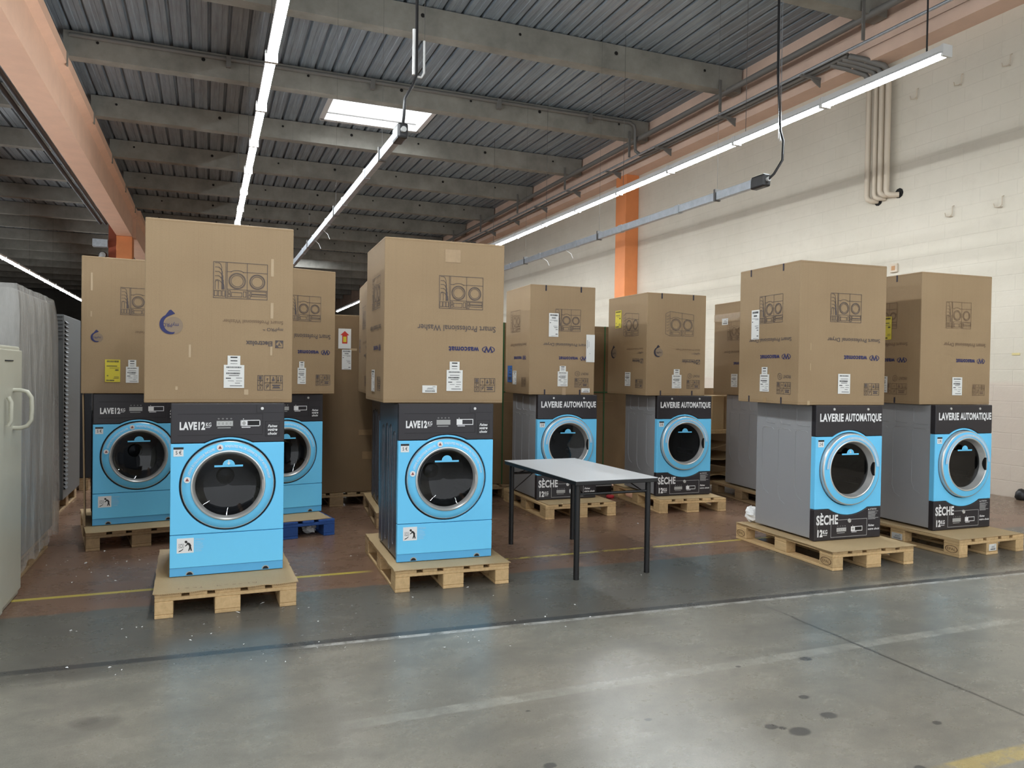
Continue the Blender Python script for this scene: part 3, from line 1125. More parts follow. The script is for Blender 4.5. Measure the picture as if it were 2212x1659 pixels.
def card_sheet(label, loc, rz, w=.82, d=1.2, y0=-.02, rag=.012, seed=0, scribble=False):
    rnd = random.Random(seed)
    nx, ny = 26, 22
    b = MB()
    vs = []
    fr = [rnd.uniform(-rag, rag * .4) for _ in range(nx + 1)]
    for i in range(1, nx):
        fr[i] = .5 * fr[i] + .25 * (fr[i - 1] + fr[i + 1])
    ph = rnd.uniform(0, 6)
    for j in range(ny + 1):
        for i in range(nx + 1):
            x = -w / 2 + w * i / nx
            y = y0 + d * j / ny
            edge = max(0, abs(x) / (w / 2) - .86) / .14
            if j == 0:
                y -= fr[i]
            z = .0045 + .002 * edge * (math.sin(j * .55 + ph) * .5 + .5)
            if j <= 2:
                z += .002 * (3 - j) / 3 * (math.sin(i * .7 + ph) * .5 + .5)
            vs.append((x + rnd.uniform(-.003, .003) * (1 if i in (0, nx) else 0), y, z))
    lo = [(x, y, z - .0045) for x, y, z in vs]
    n = len(vs)
    fs = []
    for j in range(ny):
        for i in range(nx):
            a = j * (nx + 1) + i
            fs.append((a, a + 1, a + nx + 2, a + nx + 1))
            fs.append((a + n, a + nx + 1 + n, a + nx + 2 + n, a + 1 + n))
    rim = [i for i in range(nx + 1)] + [(j * (nx + 1) + nx) for j in range(1, ny + 1)] + [ny * (nx + 1) + i for i in range(nx - 1, -1, -1)] + [j * (nx + 1) for j in range(ny - 1, 0, -1)]
    for k in range(len(rim)):
        a, c = rim[k], rim[(k + 1) % len(rim)]
        fs.append((c, a, a + n, c + n))
    b.add(vs + lo, fs)
    t = thing('cardboard_sheet', label, 'cardboard sheet', (loc[0], loc[1], .1450), rz, 'cardboard sheets on the pallets')
    b.build('sheet', M_SHEETCARD, t)
    fl = MB()
    k = 0
    for i in range(70):
        x = -w / 2 + .006 + (w - .012) * i / 69
        ii = min(nx - 1, int((x + w / 2) / w * nx))
        fl.box(x, x + .005, y0 - fr[ii] - .004, y0 - fr[ii] - .0015, .0005, .0035)
    fl.build('fluted_edge', M_CREASE, t)
    if scribble:
        F = Frame((0, y0 + .05, .0105), (1, 0, 0), (0, 1, 0))
        s = MB()
        x = -.28
        for wl in (4, 6):
            for q in range(wl):
                pts = [(x + rnd.uniform(0, .028), rnd.uniform(0, .03)) for _ in range(4)]
                s.line(F, pts, .0022)
                x += .04
            x += .06
        s.build('pen_scribble', M_STAMP, t)
    return t


# ================================================================ CARTONS
def draw_pair(b, F, a0, b0, w, h, lw, faint, solid=False):
    """upside-down line drawing of two machines side by side, controls at the foot"""
    p = lambda x, y: (a0 + x * w, b0 + y * h)
    if not solid:
        b.frame(F, a0, b0, a0 + w, b0 + h, lw)
        for x in (.225, .25, .62):
            b.line(F, [p(x, 0), p(x, 1)], lw)
        b.line(F, [p(.25, .25), p(1, .25)], lw)
        top = [p(.25, .745), p(.32, .745)] + [p(.435 + .115 * math.cos(R(a)), .725 + .06 * math.sin(R(a))) for a in range(170, 0, -20)] + [p(.55, .745), p(1, .745)]
        b.line(F, top, lw)
        for cx, r in ((.435, .155), (.81, .145)):
            for k in (1, .9, .72):
                c = p(cx, .49)
                b.ring(F, c[0], c[1], r * w * k - lw / 2, r * w * k + lw / 2, 0, 40)
        for x0_, x1_, y0_, y1_ in ((.02, .07, .05, .2), (.09, .14, .05, .2), (.16, .21, .05, .2), (.27, .31, .04, .11), (.27, .31, .14, .21), (.33, .52, .05, .17), (.55, .6, .05, .2), (.64, .68, .03, .1), (.64, .68, .13, .22), (.7, .98, .08, .13), (.7, .98, .15, .22)):
            b.line(F, [p(x0_, y0_), p(x1_, y0_), p(x1_, y1_), p(x0_, y1_)], lw, 0, True)
        for q in range(5):
            zz = .97 - .12 * q
            pts = [p(.03, zz), p(.1, zz), p(.13, zz - .04), p(.15 + .01 * q, zz - .12), p(.15 + .012 * q, .24)]
            b.line(F, pts, lw)
        b.line(F, [p(.03, .24), p(.03, .45), p(.07, .5), p(.09, .45), p(.09, .24)], lw)
    else:
        b.line(F, [p(.15, 0), p(1, .02), p(1, .9), p(.15, 1)], lw, 0, True)
        b.line(F, [p(.15, 0), p(0, .08), p(0, .9), p(.15, 1)], lw)
        b.line(F, [p(.58, .01), p(.58, .95)], lw)
        b.line(F, [p(.15, .72)] + [p(.36 + .14 * math.cos(R(a)), .70 + .07 * math.sin(R(a))) for a in range(170, 0, -20)] + [p(.58, .72), p(1, .66)], lw)
        b.line(F, [p(.15, .24), p(1, .24)], lw)
        for cx, r in ((.36, .18), (.79, .165)):
            for k in (1, .9, .75):
                c = p(cx, .47)
                b.ring(F, c[0], c[1], r * w * k - lw / 2, r * w * k + lw / 2, 0, 40)
        for x0_, x1_, y0_, y1_ in ((.18, .22, .05, .12), (.18, .22, .14, .2), (.25, .48, .05, .17), (.52, .57, .05, .2), (.62, .67, .05, .2), (.7, .96, .08, .2)):
            b.line(F, [p(x0_, y0_), p(x1_, y0_), p(x1_, y1_), p(x0_, y1_)], lw, 0, True)
        for q in range(6):
            b.line(F, [p(.03, .2 + .12 * q), p(.09, .19 + .12 * q), p(.11, .25 + .12 * q)], lw)


def icons(b, F, a0, b0, w, h, lw):
    p = lambda x, y: (a0 + x * w, b0 + y * h)
    for x0_, x1_ in ((0, .2),):
        for k in range(3):
            b.line(F, [p(x0_, k / 3), p(x1_, k / 3), p(x1_, (k + 1) / 3), p(x0_, (k + 1) / 3)], lw, 0, True)
    for k, ch in enumerate(('X', '2', '1')):
        c = p(.1, (k + .5) / 3)
        b.text(F, ch, c[0] - .009, c[0] + .009, c[1] - .011, c[1] + .011, flip=True)
    for x0_, x1_, y0_, y1_ in ((.27, .5, 0, .5), (.5, 1, 0, .5), (.27, .5, .5, 1), (.5, .75, .5, 1), (.75, 1, .5, 1)):
        b.line(F, [p(x0_, y0_), p(x1_, y0_), p(x1_, y1_), p(x0_, y1_)], lw, 0, True)
    for x in (.82, .93):
        b.line(F, [p(x, .62), p(x, .9)], lw * 1.6)
        b.poly(F, [p(x - .035, .7), p(x + .035, .7), p(x, .56)][::-1])
    b.poly(F, [p(.57, .62), p(.68, .62), p(.68, .76), p(.57, .76)])
    b.poly(F, [p(.60, .76), p(.65, .76), p(.65, .9), p(.60, .9)])
    b.poly(F, [p(.33, .75), p(.44, .75), p(.385, .82)])
    b.line(F, [p(.385, .62), p(.385, .78)], lw)
    b.poly(F, [p(.58, .12), p(.92, .12), p(.86, .24), p(.64, .24)])
    b.poly(F, [p(.62, .28), p(.88, .28), p(.94, .38), p(.56, .38)])
    b.ring(F, *p(.385, .3), .006, .006 + lw, 0, 16)
    b.line(F, [p(.34, .1), p(.44, .4)], lw)


def paper(t, F, a0, b0, a1, b1, name='shipping_label', material=None, step=None, kind='std'):
    material = material or M_PAPER
    b = MB().slab(F, a0, b0, a1, b1, .0, .0016)
    w, h = a1 - a0, b1 - b0
    if step:
        b.slab(F, a0 + w * .18, b1, a1 - w * .2, b1 + step, .0, .0014)
    lb = b.build(name, material, t)
    k = MB()
    o = .0024
    if step:
        for q, (y, hh) in enumerate(((.75, .14), (.4, .1), (.12, .04))):
            k.rect(F, a0 + w * .32, b1 + step * y, a0 + w * .66, b1 + step * (y + hh), o)
    rows = ((.87, .06, .12, .85), (.74, .02, .2, .8), (.6, .07, .12, .8), (.53, .025, .25, .75), (.4, .04, .1, .35), (.42, .02, .6, .9), (.3, .015, .2, .5), (.3, .015, .6, .9), (.2, .02, .55, .8), (.08, .025, .3, .9))
    if kind == 'tall':
        rows = ((.88, .07, .12, .88), (.77, .06, .28, .72), (.70, .012, .1, .9), (.66, .012, .5, .9), (.58, .03, .08, .2), (.45, .012, .45, .9), (.38, .02, .55, .9), (.3, .02, .7, .92), (.1, .03, .7, .92), (.03, .01, .25, .92))
    if kind == 'small':
        rows = ((.14, .18, .2, .86), (.45, .07, .3, .85), (.62, .05, .35, .75), (.8, .05, .7, .9))
    if kind == 'yellow':
        rows = ((.88, .08, .12, .9), (.7, .03, .1, .8), (.62, .015, .3, .95), (.5, .07, .66, .9), (.25, .06, .12, .22), (.22, .02, .6, .92), (.16, .02, .55, .92), (.04, .06, .08, .62))
    if kind == 'plain':
        rows = ((.3, .02, .4, .46), (.5, .3, .12, .16), (.55, .2, .3, .33))
    for (y, hh, x0_, x1_) in rows:
        if hh >= .055 and kind != 'plain':
            x = x0_
            rnd = random.Random(int(y * 1000))
            while x < x1_:
                ww = rnd.uniform(.01, .035)
                k.rect(F, a0 + w * x, b0 + h * y, a0 + w * min(x1_, x + ww), b0 + h * (y + hh), o)
                x += ww + rnd.uniform(.006, .02)
        else:
            k.rect(F, a0 + w * x0_, b0 + h * y, a0 + w * x1_, b0 + h * (y + hh), o)
    k.build('label_print', M_LINK, lb)
    return lb


def dress(t, F, w, h, spec):
    """print and labels on one carton face; fractions in the orientation seen (the carton stands on its head)"""
    O = .0016
    A = lambda u: u * w
    B = lambda v: v * h
    Fo = Frame(F.o + F.n * O, F.u, F.v)
    dx = spec.get('dx', (.445, .815))
    rx = spec.get('right', .93)
    brand = spec.get('brand', 'w')
    faint = spec.get('faint', False)
    b = MB()
    lw = .0031
    dw = A(dx[1]) - A(dx[0])
    draw_pair(b, Fo, A(dx[0]), B(.585), dw, B(.20) if brand == 'w' or not spec.get('solid') else B(.24), lw, faint, spec.get('solid', False))
    b.build('printed_drawing', M_INK_F if faint else M_INK, t)
    word = spec.get('word', 'Washer')
    if brand == 'w':
        tw = spec.get('tx', .66)
        s = MB().text(Fo, 'Smart Professional ' + word, A(rx - tw), A(rx), B(.445), B(.482), flip=True, bold=.006)
        s.build('printed_lettering', M_INK_F if faint else M_INK, t)
        lo = spec.get('lx', .40)
        n = MB()
        lwid = A(lo)
        n.text(Fo, 'wascomat', A(rx) - lwid, A(rx) - lwid * .355, B(.320), B(.352), flip=True, bold=.035)
        n.build('printed_brand', M_NAVY, t)
        n = MB()
        c = (A(rx) - lwid * .15, B(.337))
        rr = B(.022)
        sx = lwid * .14 / rr
        n.ring(Fo, c[0], c[1], rr * .86, rr, 0, 24, sx, 110, 250)
        n.ring(Fo, c[0], c[1], rr * .86, rr, 0, 24, sx, -70, 70)
        n.text(Fo, 'W', c[0] - lwid * .10, c[0] + lwid * .10, c[1] - rr * .85, c[1] + rr * .85, flip=True, bold=.03)
        n.build('printed_logo', M_NAVY, t)
    else:
        s = MB().text(Fo, 'Smart Professional ' + word, A(rx - spec.get('tx', .42)), A(rx), B(.447), B(.468), flip=True)
        s.build('printed_lettering', M_INK_F, t)
        n = MB().text(Fo, 'myPRO', A(rx - .115), A(rx), B(.408), B(.432), flip=True)
        n.text(Fo, 'XL', A(rx - .145), A(rx - .125), B(.409), B(.418), flip=True)
        n.build('printed_lettering', M_INK, t)
        n = MB()
        lo = spec.get('lx', .26)
        n.text(Fo, 'Electrolux', A(rx - lo), A(rx - .075), B(.322), B(.351), flip=True, bold=.03)
        if spec.get('solid'):
            n.rect(Fo, A(rx - lo), B(.357), A(rx - .09), B(.360))
        n.build('printed_brand', M_INK, t)
        n = MB()
        # square logo: frame with a pinched star
        sa, sb, sz = A(rx) - .046, B(.315), .046
        n.frame(Fo, sa, sb, sa + sz, sb + sz, .004)
        n.poly(Fo, [(sa, sb), (sa + sz * .45, sb + sz * .08), (sa + sz * .1, sb + sz * .45)])
        n.poly(Fo, [(sa + sz, sb + sz), (sa + sz * .55, sb + sz * .92), (sa + sz * .9, sb + sz * .55)])
        n.poly(Fo, [(sa, sb + sz), (sa + sz * .08, sb + sz * .6), (sa + sz * .4, sb + sz * .9)])
        n.poly(Fo, [(sa + sz * .5, sb + sz * .85), (sa + sz * .40, sb + sz * .45), (sa + sz * .14, sb + sz * .25), (sa + sz * .5, sb + sz * .34), (sa + sz * .86, sb + sz * .25), (sa + sz * .6, sb + sz * .45)])
        n.build('printed_logo', M_INK, t)
        # drop mark
        u0, u1, v0, v1 = spec.get('drop', (.09, .24, .385, .487))
        c = (A((u0 + u1) / 2), B(v0 + (v1 - v0) * .42))
        r = A(u1 - u0) * .47
        d = MB()
        ou, inn = [], []
        for k in range(25):
            an = R(118 + (288 - 118) * k / 24)
            ou.append((c[0] + r * math.cos(an), c[1] + r * math.sin(an)))
            inn.append((c[0] + r * .17 + r * .80 * math.cos(an), c[1] + r * .05 + r * .84 * math.sin(an)))
        for k in range(24):
            d.poly(Fo, [ou[k], ou[k + 1], inn[k + 1], inn[k]][::-1])
        d.poly(Fo, [ou[0], inn[0], (c[0] + r * .42, c[1] + r * 1.08), (c[0] + r * .05, c[1] + r * 1.46), (c[0] - r * .12, c[1] + r * 1.40)])
        d.text(Fo, 'myPRO', c[0] - r * .75, c[0] + r * .75, c[1] - r * .28, c[1] + r * .22, .0006, flip=True)
        d.build('printed_drop', M_NAVY if not spec.get('solid') else M_NOTCH, t)
        e = MB().ring(Fo, c[0] + r * .3, c[1] - r * .1, 0, r * .86, -.0004, 30)
        e.build('printed_drop_shade', mat('pale_drop_ink', (136, 118, 98), .7), t)
    ib = MB()
    iw = spec.get('iw', .175)
    icons(ib, Fo, A(rx - iw), B(.072), A(iw), B(.083), .0032)
    if spec.get('frontd'):
        ib.text(Fo, 'FRONT', A(rx - .115), A(rx), B(.184), B(.207), flip=True)
        c = (A(rx - .17), B(.196))
        ib.ring(Fo, c[0], c[1], .024, .0275, 0, 28)
        ib.text(Fo, 'D', c[0] - .009, c[0] + .009, c[1] - .012, c[1] + .012, flip=True)
    ib.build('handling_icons', M_INK if not faint else M_INK_F, t)
    if 'label' in spec:
        u0, u1, v0, v1, st = spec['label']
        paper(t, Fo, A(u0), B(v0), A(u1), B(v1), step=B(st) if st else None)
    for (u0, u1, v0, v1, kind) in spec.get('extra', ()):
        paper(t, Fo, A(u0), B(v0), A(u1), B(v1), {'yellow': 'yellow_label', 'tall': 'address_label', 'small': 'small_label', 'plain': 'document_pouch', 'blue': 'blue_label'}[kind],
              {'yellow': M_YPAPER, 'blue': M_BPAPER}.get(kind, M_PAPER), kind='small' if kind == 'blue' else kind)
    if spec.get('marks'):
        k = MB()
        for u in spec['marks']:
            k.rect(Fo, A(u) - .008, B(1) - .062, A(u) + .008, B(1) - .003)
            k.rect(Fo, A(u) - .008, .003, A(u) + .008, .055)
        k.build('register_mark', M_NOTCH, t)
    for (u0, u1, v0, v1, m_) in spec.get('tape', ()):
        MB().rect(Fo, A(u0), B(v0), A(u1), B(v1), -.0006).build('tape_strip', M_TAPE2 if m_ else M_TAPE, t)


def carton(label, x, y, rz, w, d, h, front=None, left=None, right=None, z=1.2455, name='upturned_carton', group='cartons stood upside down on the machines'):
    t = thing(name, label, 'cardboard carton', (x, y, z), rz, group)
    rnd = random.Random(label)
    body = MB().box(-w / 2, w / 2, 0, d, 0, h).build('carton_wall', M_CARD, t, bevel=.006)
    FF = Frame((-w / 2, -.0009, 0), (1, 0, 0), (0, 0, 1))
    FL = Frame((-w / 2 - .0009, d, 0), (0, -1, 0), (0, 0, 1))
    FRt = Frame((w / 2 + .0009, 0, 0), (0, 1, 0), (0, 0, 1))
    for F, ww in ((FF, w), (FL, d), (FRt, d)):
        MB().rect(F, .002, .018, ww - .002, .0215).build('fold_crease', M_CREASE, body)
        MB().rect(F, .002, h - .016, ww - .002, h - .0135).build('fold_crease', M_CREASE, body)
    for F, ww, sp in ((FF, w, front), (FL, d, left), (FRt, d, right)):
        if sp:
            dress(t, F, ww, h, sp)
    return t


# ---------------------------------------------------------------- place the stacks
PZ = .1535
washer_at = [
    ('W1', .131, 5.179, 1.14, 'sky-blue front-loading washing machine at the front left, seen square on, nearest of all'),
    ('W4', 1.555, 5.079, -2.0, 'sky-blue washing machine just left of the white table, its dark side showing'),
    ('W2', -.532, 7.103, 8.2, 'sky-blue washing machine under the carton with a large yellow label, behind the nearest washer'),
    ('W3', .664, 7.132, 11.4, 'sky-blue washing machine standing on the blue pallet'),
    ('W5', 1.876, 7.164, -5.2, 'washing machine mostly hidden behind the washer left of the table'),
]
w0 = None
for key, x, y, rz, lab in washer_at:
    if w0 is None:
        w0 = make_washer(lab)
        w0.location = (x, y, PZ)
        w0.rotation_euler = (0, 0, R(rz))
    else:
        dup(w0, (x, y, PZ), rz, lab)
dryer_at = [
    ('D4', 4.857, 4.699, -2.2, 'sky-blue tumble dryer on the right, second from the right end, with a lit grey side'),
    ('D5', 6.187, 4.707, -1.5, 'sky-blue tumble dryer at the far right beside the bare cream wall'),
    ('D1', 3.512, 7.162, -1.2, 'sky-blue tumble dryer partly hidden behind the white table'),
    ('D2', 4.865, 7.013, -2.6, 'sky-blue tumble dryer in the back row, right of the white table'),
    ('D3', 6.188, 6.906, -6.5, 'grey tumble dryer mostly hidden behind the second dryer from the right, only its side visible'),
]
d0 = None
for key, x, y, rz, lab in dryer_at:
    if d0 is None:
        d0 = make_dryer(lab)
        d0.location = (x, y, PZ)
        d0.rotation_euler = (0, 0, R(rz))
    else:
        dup(d0, (x, y, PZ), rz, lab)

pal = [
    ('W1', .125, 4.843, .9, 'pine pallet under the nearest washing machine at the front left', M_WOOD, 0),
    ('W4', 1.561, 4.898, -1.6, 'pine pallet under the washer just left of the white table', M_WOOD, 0),
    ('W2', -.488, 6.859, 9.5, 'weathered pallet at the back left, under the washer below the yellow-labelled carton', M_WOOD_DK, 0),
    ('W3', .671, 6.767, 10.5, 'blue painted wooden pallet behind the nearest washer', M_WOOD_BLUE, 0),
    ('W5', 1.86, 6.93, -5.2, 'pallet mostly hidden behind the washer left of the table', M_WOOD_DK, 0),
    ('D1', 3.553, 6.894, -.7, 'pine pallet behind the legs of the white table', M_WOOD, 0),
    ('D2', 4.850, 6.804, -5.5, 'pine pallet under the back-row dryer right of the white table', M_WOOD, 0),
    ('D4', 4.809, 4.386, -2.4, 'stamped pine pallet under the second dryer from the right', M_WOOD, 1),
    ('D5', 6.144, 4.393, 1.0, 'stamped pine pallet under the far right dryer', M_WOOD, 1),
    ('D3', 6.16, 6.66, -6.5, 'aged pallet under the dryer side seen behind the second dryer from the right', M_WOOD_DK, 0),
]
p0 = {}
for key, x, y, rz, lab, mt, st in pal:
    k = (mt.name, st)
    if k not in p0:
        p0[k] = make_pallet(lab, (x, y, 0), rz, mt, st)
    else:
        r = dup(p0[k], (x, y, 0), rz, lab)
        if key == 'D5':
            paper(r, Frame((-.045, -.001, .033), (1, 0, 0), (0, 0, 1)), 0, 0, .09, .055, 'pallet_label', kind='small')
            paper(r, Frame((-.4012, .655, .033), (0, -1, 0), (0, 0, 1)), 0, 0, .11, .055, 'pallet_label', kind='small')
sheets = [
    ('W1', .125, 4.843, 1.2, 'cardboard sheet with pen writing under the nearest washing machine', 1, -.02, .82),
    ('W4', 1.561, 4.898, -1.8, 'cardboard sheet with torn fluted front edge under the washer left of the table', 2, -.012, .815),
    ('W2', -.488, 6.859, 9.5, 'cardboard sheet under the washer at the back left', 3, -.02, .8),
    ('W3', .671, 6.767, 10.5, 'cardboard sheet lying on the blue pallet', 4, .02, .75),
    ('W5', 1.86, 6.93, -5.2, 'cardboard sheet under the hidden washer behind the one left of the table', 5, .0, .8),
    ('D1', 3.553, 6.894, -.7, 'cardboard sheet under the dryer behind the table', 6, .0, .74),
    ('D2', 4.850, 6.804, -4, 'cardboard sheet under the back-row dryer right of the table', 7, .01, .76),
    ('D4', 4.809, 4.386, -2.4, 'cardboard sheet with ragged corner under the second dryer from the right', 8, -.02, .83),
    ('D5', 6.144, 4.393, 1.0, 'cardboard sheet under the far right dryer', 9, -.0, .79),
    ('D3', 6.16, 6.66, -6.5, 'cardboard sheet under the side-on dryer behind the second dryer from the right', 10, 0, .78),
]
for key, x, y, rz, lab, sd, y0, ww in sheets:
    card_sheet(lab, (x, y), rz, ww, 1.2 - (y0 if y0 > 0 else 0), y0, .016 if sd in (1, 8) else .009, sd, sd == 1)

WB = dict(word='Washer', brand='w', label=(.515, .65, .075, .205, .052))
carton('large plain-sided carton with a drop mark upside down on the nearest washing machine', .079, 5.226, 1.05, .889, .769, 1.152,
       dict(word='Washer', brand='e', label=(.52, .66, .083, .212, .052),
            tape=((.285, .30, .25, .32, 1), (.84, .86, .48, .57, 1), (.84, .86, .72, .82, 1), (.66, .69, .045, .075, 1), (.2, .215, .07, .09, 1), (.84, .855, .27, .33, 1))))
carton('big plain carton upside down on the washer just left of the white table', 1.558, 5.161, -2.1, .87, .76, 1.145,
       dict(WB, extra=((.315, .435, .063, .108, 'small'),), tape=((.49, .62, .87, .95, 0),)),
       dict(word='Washer', brand='w', dx=(.35, .8), right=.86, tx=.6, extra=((.38, .55, .06, .2, 'tall'),)))
carton('carton with a large yellow label upside down on the washer at the back left', -.575, 7.077, 6.5, .768, .797, 1.123,
       dict(word='Washer', brand='e', dx=(.37, .76), drop=(.085, .2, .37, .47), label=(.425, .55, .08, .2, .05), extra=((.225, .37, .085, .25, 'yellow'),),
            tape=((.085, .105, .75, .88, 1), (.085, .1, .56, .6, 1))))
carton('carton upside down on the washer that stands on the blue pallet', .728, 7.114, 13.5, .772, .80, 1.139, dict(WB, label=(.54, .64, .08, .21, .05), right=.94))
carton('carton mostly hidden behind the big carton left of the table', 1.86, 7.2, -5.2, .90, .85, 1.09, dict(WB), dict(word='Washer', brand='e'))
carton('carton with address label and document pouch on the dryer behind the table', 3.448, 7.181, -3.0, .737, .782, 1.141,
       dict(word='Dryer', brand='w', dx=(.385, .77), right=.905, tx=.7, lx=.46, frontd=1, iw=.21, label=(.43, .585, .078, .215, .05), marks=(.235, .775),
            extra=((.285, .43, .53, .745, 'tall'), (.865, .998, .305, .56, 'plain'), (.8, .93, .022, .062, 'small')), tape=((.5, .56, .0, .07, 0),)),
       dict(word='Dryer', brand='w', dx=(.22, .62), right=.88, tx=.65, lx=.5, faint=1, extra=((.12, .31, .105, .265, 'blue'), (.35, .5, .085, .215, 'tall'))))
carton('carton with outlined machine drawing and yellow side label on the back-row dryer', 4.753, 7.029, -.6, .752, .864, 1.112,
       dict(word='Dryer', brand='e', solid=1, dx=(.31, .785), right=.905, lx=.31, drop=(.115, .265, .385, .475), frontd=1, iw=.22, label=(.43, .59, .072, .205, .055), marks=(.24, .775), tape=((.485, .55, .02, .075, 0),)),
       dict(word='Dryer', brand='e', solid=1, dx=(.42, .8), right=.92, drop=(.09, .24, .385, .475), label=(.48, .62, .085, .225, 0), extra=((.2, .36, .68, .86, 'yellow'),)))
carton('carton mostly hidden between the back-row dryer carton and the big right carton', 6.16, 6.95, -4.5, .752, .864, 1.112,
       dict(word='Dryer', brand='w', frontd=1), dict(word='Dryer', brand='w', faint=1, dx=(.34, .7), right=.92, lx=.42, label=(.45, .6, .085, .225, 0), extra=((.2, .35, .76, .83, 'small'),), tape=((.0, 1, .8, .88, 0),)))
carton('large carton on the second dryer from the right, both printed faces showing', 4.781, 4.712, -3.5, .862, .794, 1.151,
       dict(word='Dryer', brand='w', dx=(.345, .70), right=.93, tx=.615, lx=.42, label=(.445, .585, .08, .22, 0), tape=((.10, .13, 0, .03, 1), (.125, .135, .38, .43, 1), (.125, .135, .24, .29, 1))),
       dict(word='Dryer', brand='w', dx=(.36, .74), right=.885, tx=.70, lx=.5, frontd=1, iw=.215, label=(.39, .545, .083, .21, .053), marks=(.2, .74), extra=((.225, .36, .47, .69, 'tall'),), tape=((.44, .5, .003, .04, 0),)))
carton('carton on the far right dryer beside the bare cream wall', 6.14, 4.765, -2.9, .819, .766, 1.153,
       dict(word='Dryer', brand='w', dx=(.345, .70), right=.92, tx=.6, lx=.42, faint=1, label=(.45, .59, .072, .21, 0)),
       dict(word='Dryer', brand='w', faint=1, dx=(.36, .66), right=.82, tx=.7, lx=.5, frontd=1, iw=.29, marks=(.65,), label=(.42, .54, .083, .21, 0), extra=((.44, .585, .5, .68, 'yellow'),)))


o = MB().box(-.006, .006, 0, .55, 0, 1.08).build('flattened_carton', M_CARD, None, bevel=.002)
o.location = (-.925, 7.06, .154)
o.rotation_euler = (0, R(-1), R(7))
tag(o, 'folded strip of carton standing against the left side of the back left washer', 'flattened carton')


# ================================================================ TABLE
def table():
    t = thing('folding_table', 'white-topped folding table with black legs in front of the dryers', 'table', (2.732, 5.42, 0), 1.2)
    hw, hd, zt = .34, .655, .713
    MB().box(-hw, hw, -hd, hd, zt - .004, zt).build('table_top', M_TABLETOP, t)
    MB().box(-hw + .001, hw - .001, -hd + .001, hd - .001, zt - .034, zt - .0045).build('top_edge', M_TBLACK, t, bevel=.004)
    for sy in (-1, 1):
        for sx in (-1, 1):
            lg = MB().tube([(sx * .295, sy * .595, 0), (sx * .295, sy * .595, zt - .034)], .0205, 16).build('leg', M_TBLACK, t, smooth=50)
        MB().tube([(-.295, sy * .595, zt - .105), (.295, sy * .595, zt - .105)], .010, 10).build('cross_bar', M_TBLACK, t, smooth=50)
        for sx in (-1, 1):
            MB().tube([(sx * .25, sy * .595, zt - .105), (sx * .22, sy * .36, zt - .036)], .0045, 6).build('folding_brace', M_TBLACK, t)
    for sx in (-1, 1):
        MB().tube([(sx * .295, .55, zt - .24), (sx * .26, .2, zt - .036)], .004, 6).build('stay', M_TBLACK, t)
    return t


table()

# ================================================================ LEFT: cabinets
t = thing('metal_cabinet', 'cream metal cabinet with tubular handle at the left edge of the picture', 'cabinet', (-1.5, 5.15, 0))
MB().box(-.42, .385, -.9, .52, .0, 1.585).build('body', M_CREAM, t, bevel=.01)
for y0, y1, dxx in ((-.88, -.045, .025), (-.035, .51, .006)):
    dd = MB().box(.386, .395 + dxx, y0, y1, .04, 1.56).build('door', M_CREAM, t, bevel=.006)
    yh = y1 - .06 if y0 < -.5 else y0 + .31
    if y0 < -.5:
        MB().tube([(.42, .06, 1.28), (.435, .06, 1.25), (.435, .06, 1.14), (.42, .06, 1.11)], .012, 10).build('pull_bar', M_CREAM, dd, smooth=60)
    else:
        MB().tube([(.40, yh, 1.315), (.44, yh, 1.315), (.475, yh, 1.305), (.497, yh, 1.27), (.50, yh, 1.2), (.497, yh, 1.13), (.475, yh, 1.095), (.44, yh, 1.083), (.40, yh, 1.083)], .0125, 12).build('handle', M_CREAM, dd, smooth=60)
        MB().box(.40, .404, y0 + .1, y0 + .3, 1.49, 1.497).build('vent_slot', M_HOLE, dd)

t = thing('wrapped_cabinet', 'tall grey cabinet wrapped in clear plastic film on a pallet at the left', 'wrapped cabinet', (-1.62, 6.52, .1445))
MB().box(-.5, .445, -.69, .68, 0, 1.83).build('cabinet', M_LGREY, t, bevel=.015)
b = MB()
rnd = random.Random(3)
nz, ns = 26, 96
per = []
hx0, hx1, hy0, hy1 = -.53, .475, -.725, .72
corn = [(hx0, hy0), (hx1, hy0), (hx1, hy1), (hx0, hy1)]
for e in range(4):
    (xa, ya), (xb, yb) = corn[e], corn[(e + 1) % 4]
    for k in range(24):
        f = k / 24
        per.append((xa + (xb - xa) * f, ya + (yb - ya) * f))
vs = []
for j in range(nz + 1):
    z = -.05 + (1.86 + .05) * j / nz
    tap = 1 - .05 * max(0, (z - 1.6) / .26) ** 2
    flare = 1 + .03 * max(0, (.4 - z))
    for k, (x, y) in enumerate(per):
        am = .005 * math.sin(k * 1.37 + 1.9 * math.sin(j * .22 + k * .05)) + .007 * math.sin(k * .41 + j * .17) + .003 * math.sin(k * 2.3 - j * .4)
        L = math.hypot(x, y)
        s_ = (1 + am / L) * tap * flare
        vs.append((x * s_, y * s_, z + (.02 * math.sin(k * .9) if j == 0 else 0)))
fs = []
for j in range(nz):
    for k in range(96):
        a, c = j * 96 + k, j * 96 + (k + 1) % 96
        fs.append((a, c, c + 96, a + 96))
fs.append(tuple(nz * 96 + k for k in range(96)))
b.add(vs, fs).build('plastic_film', M_FILM, t, smooth=60)
make_pallet('pale pallet under the plastic-wrapped cabinet at the left', (-1.58, 5.83, 0), 0, M_WOOD_DK)


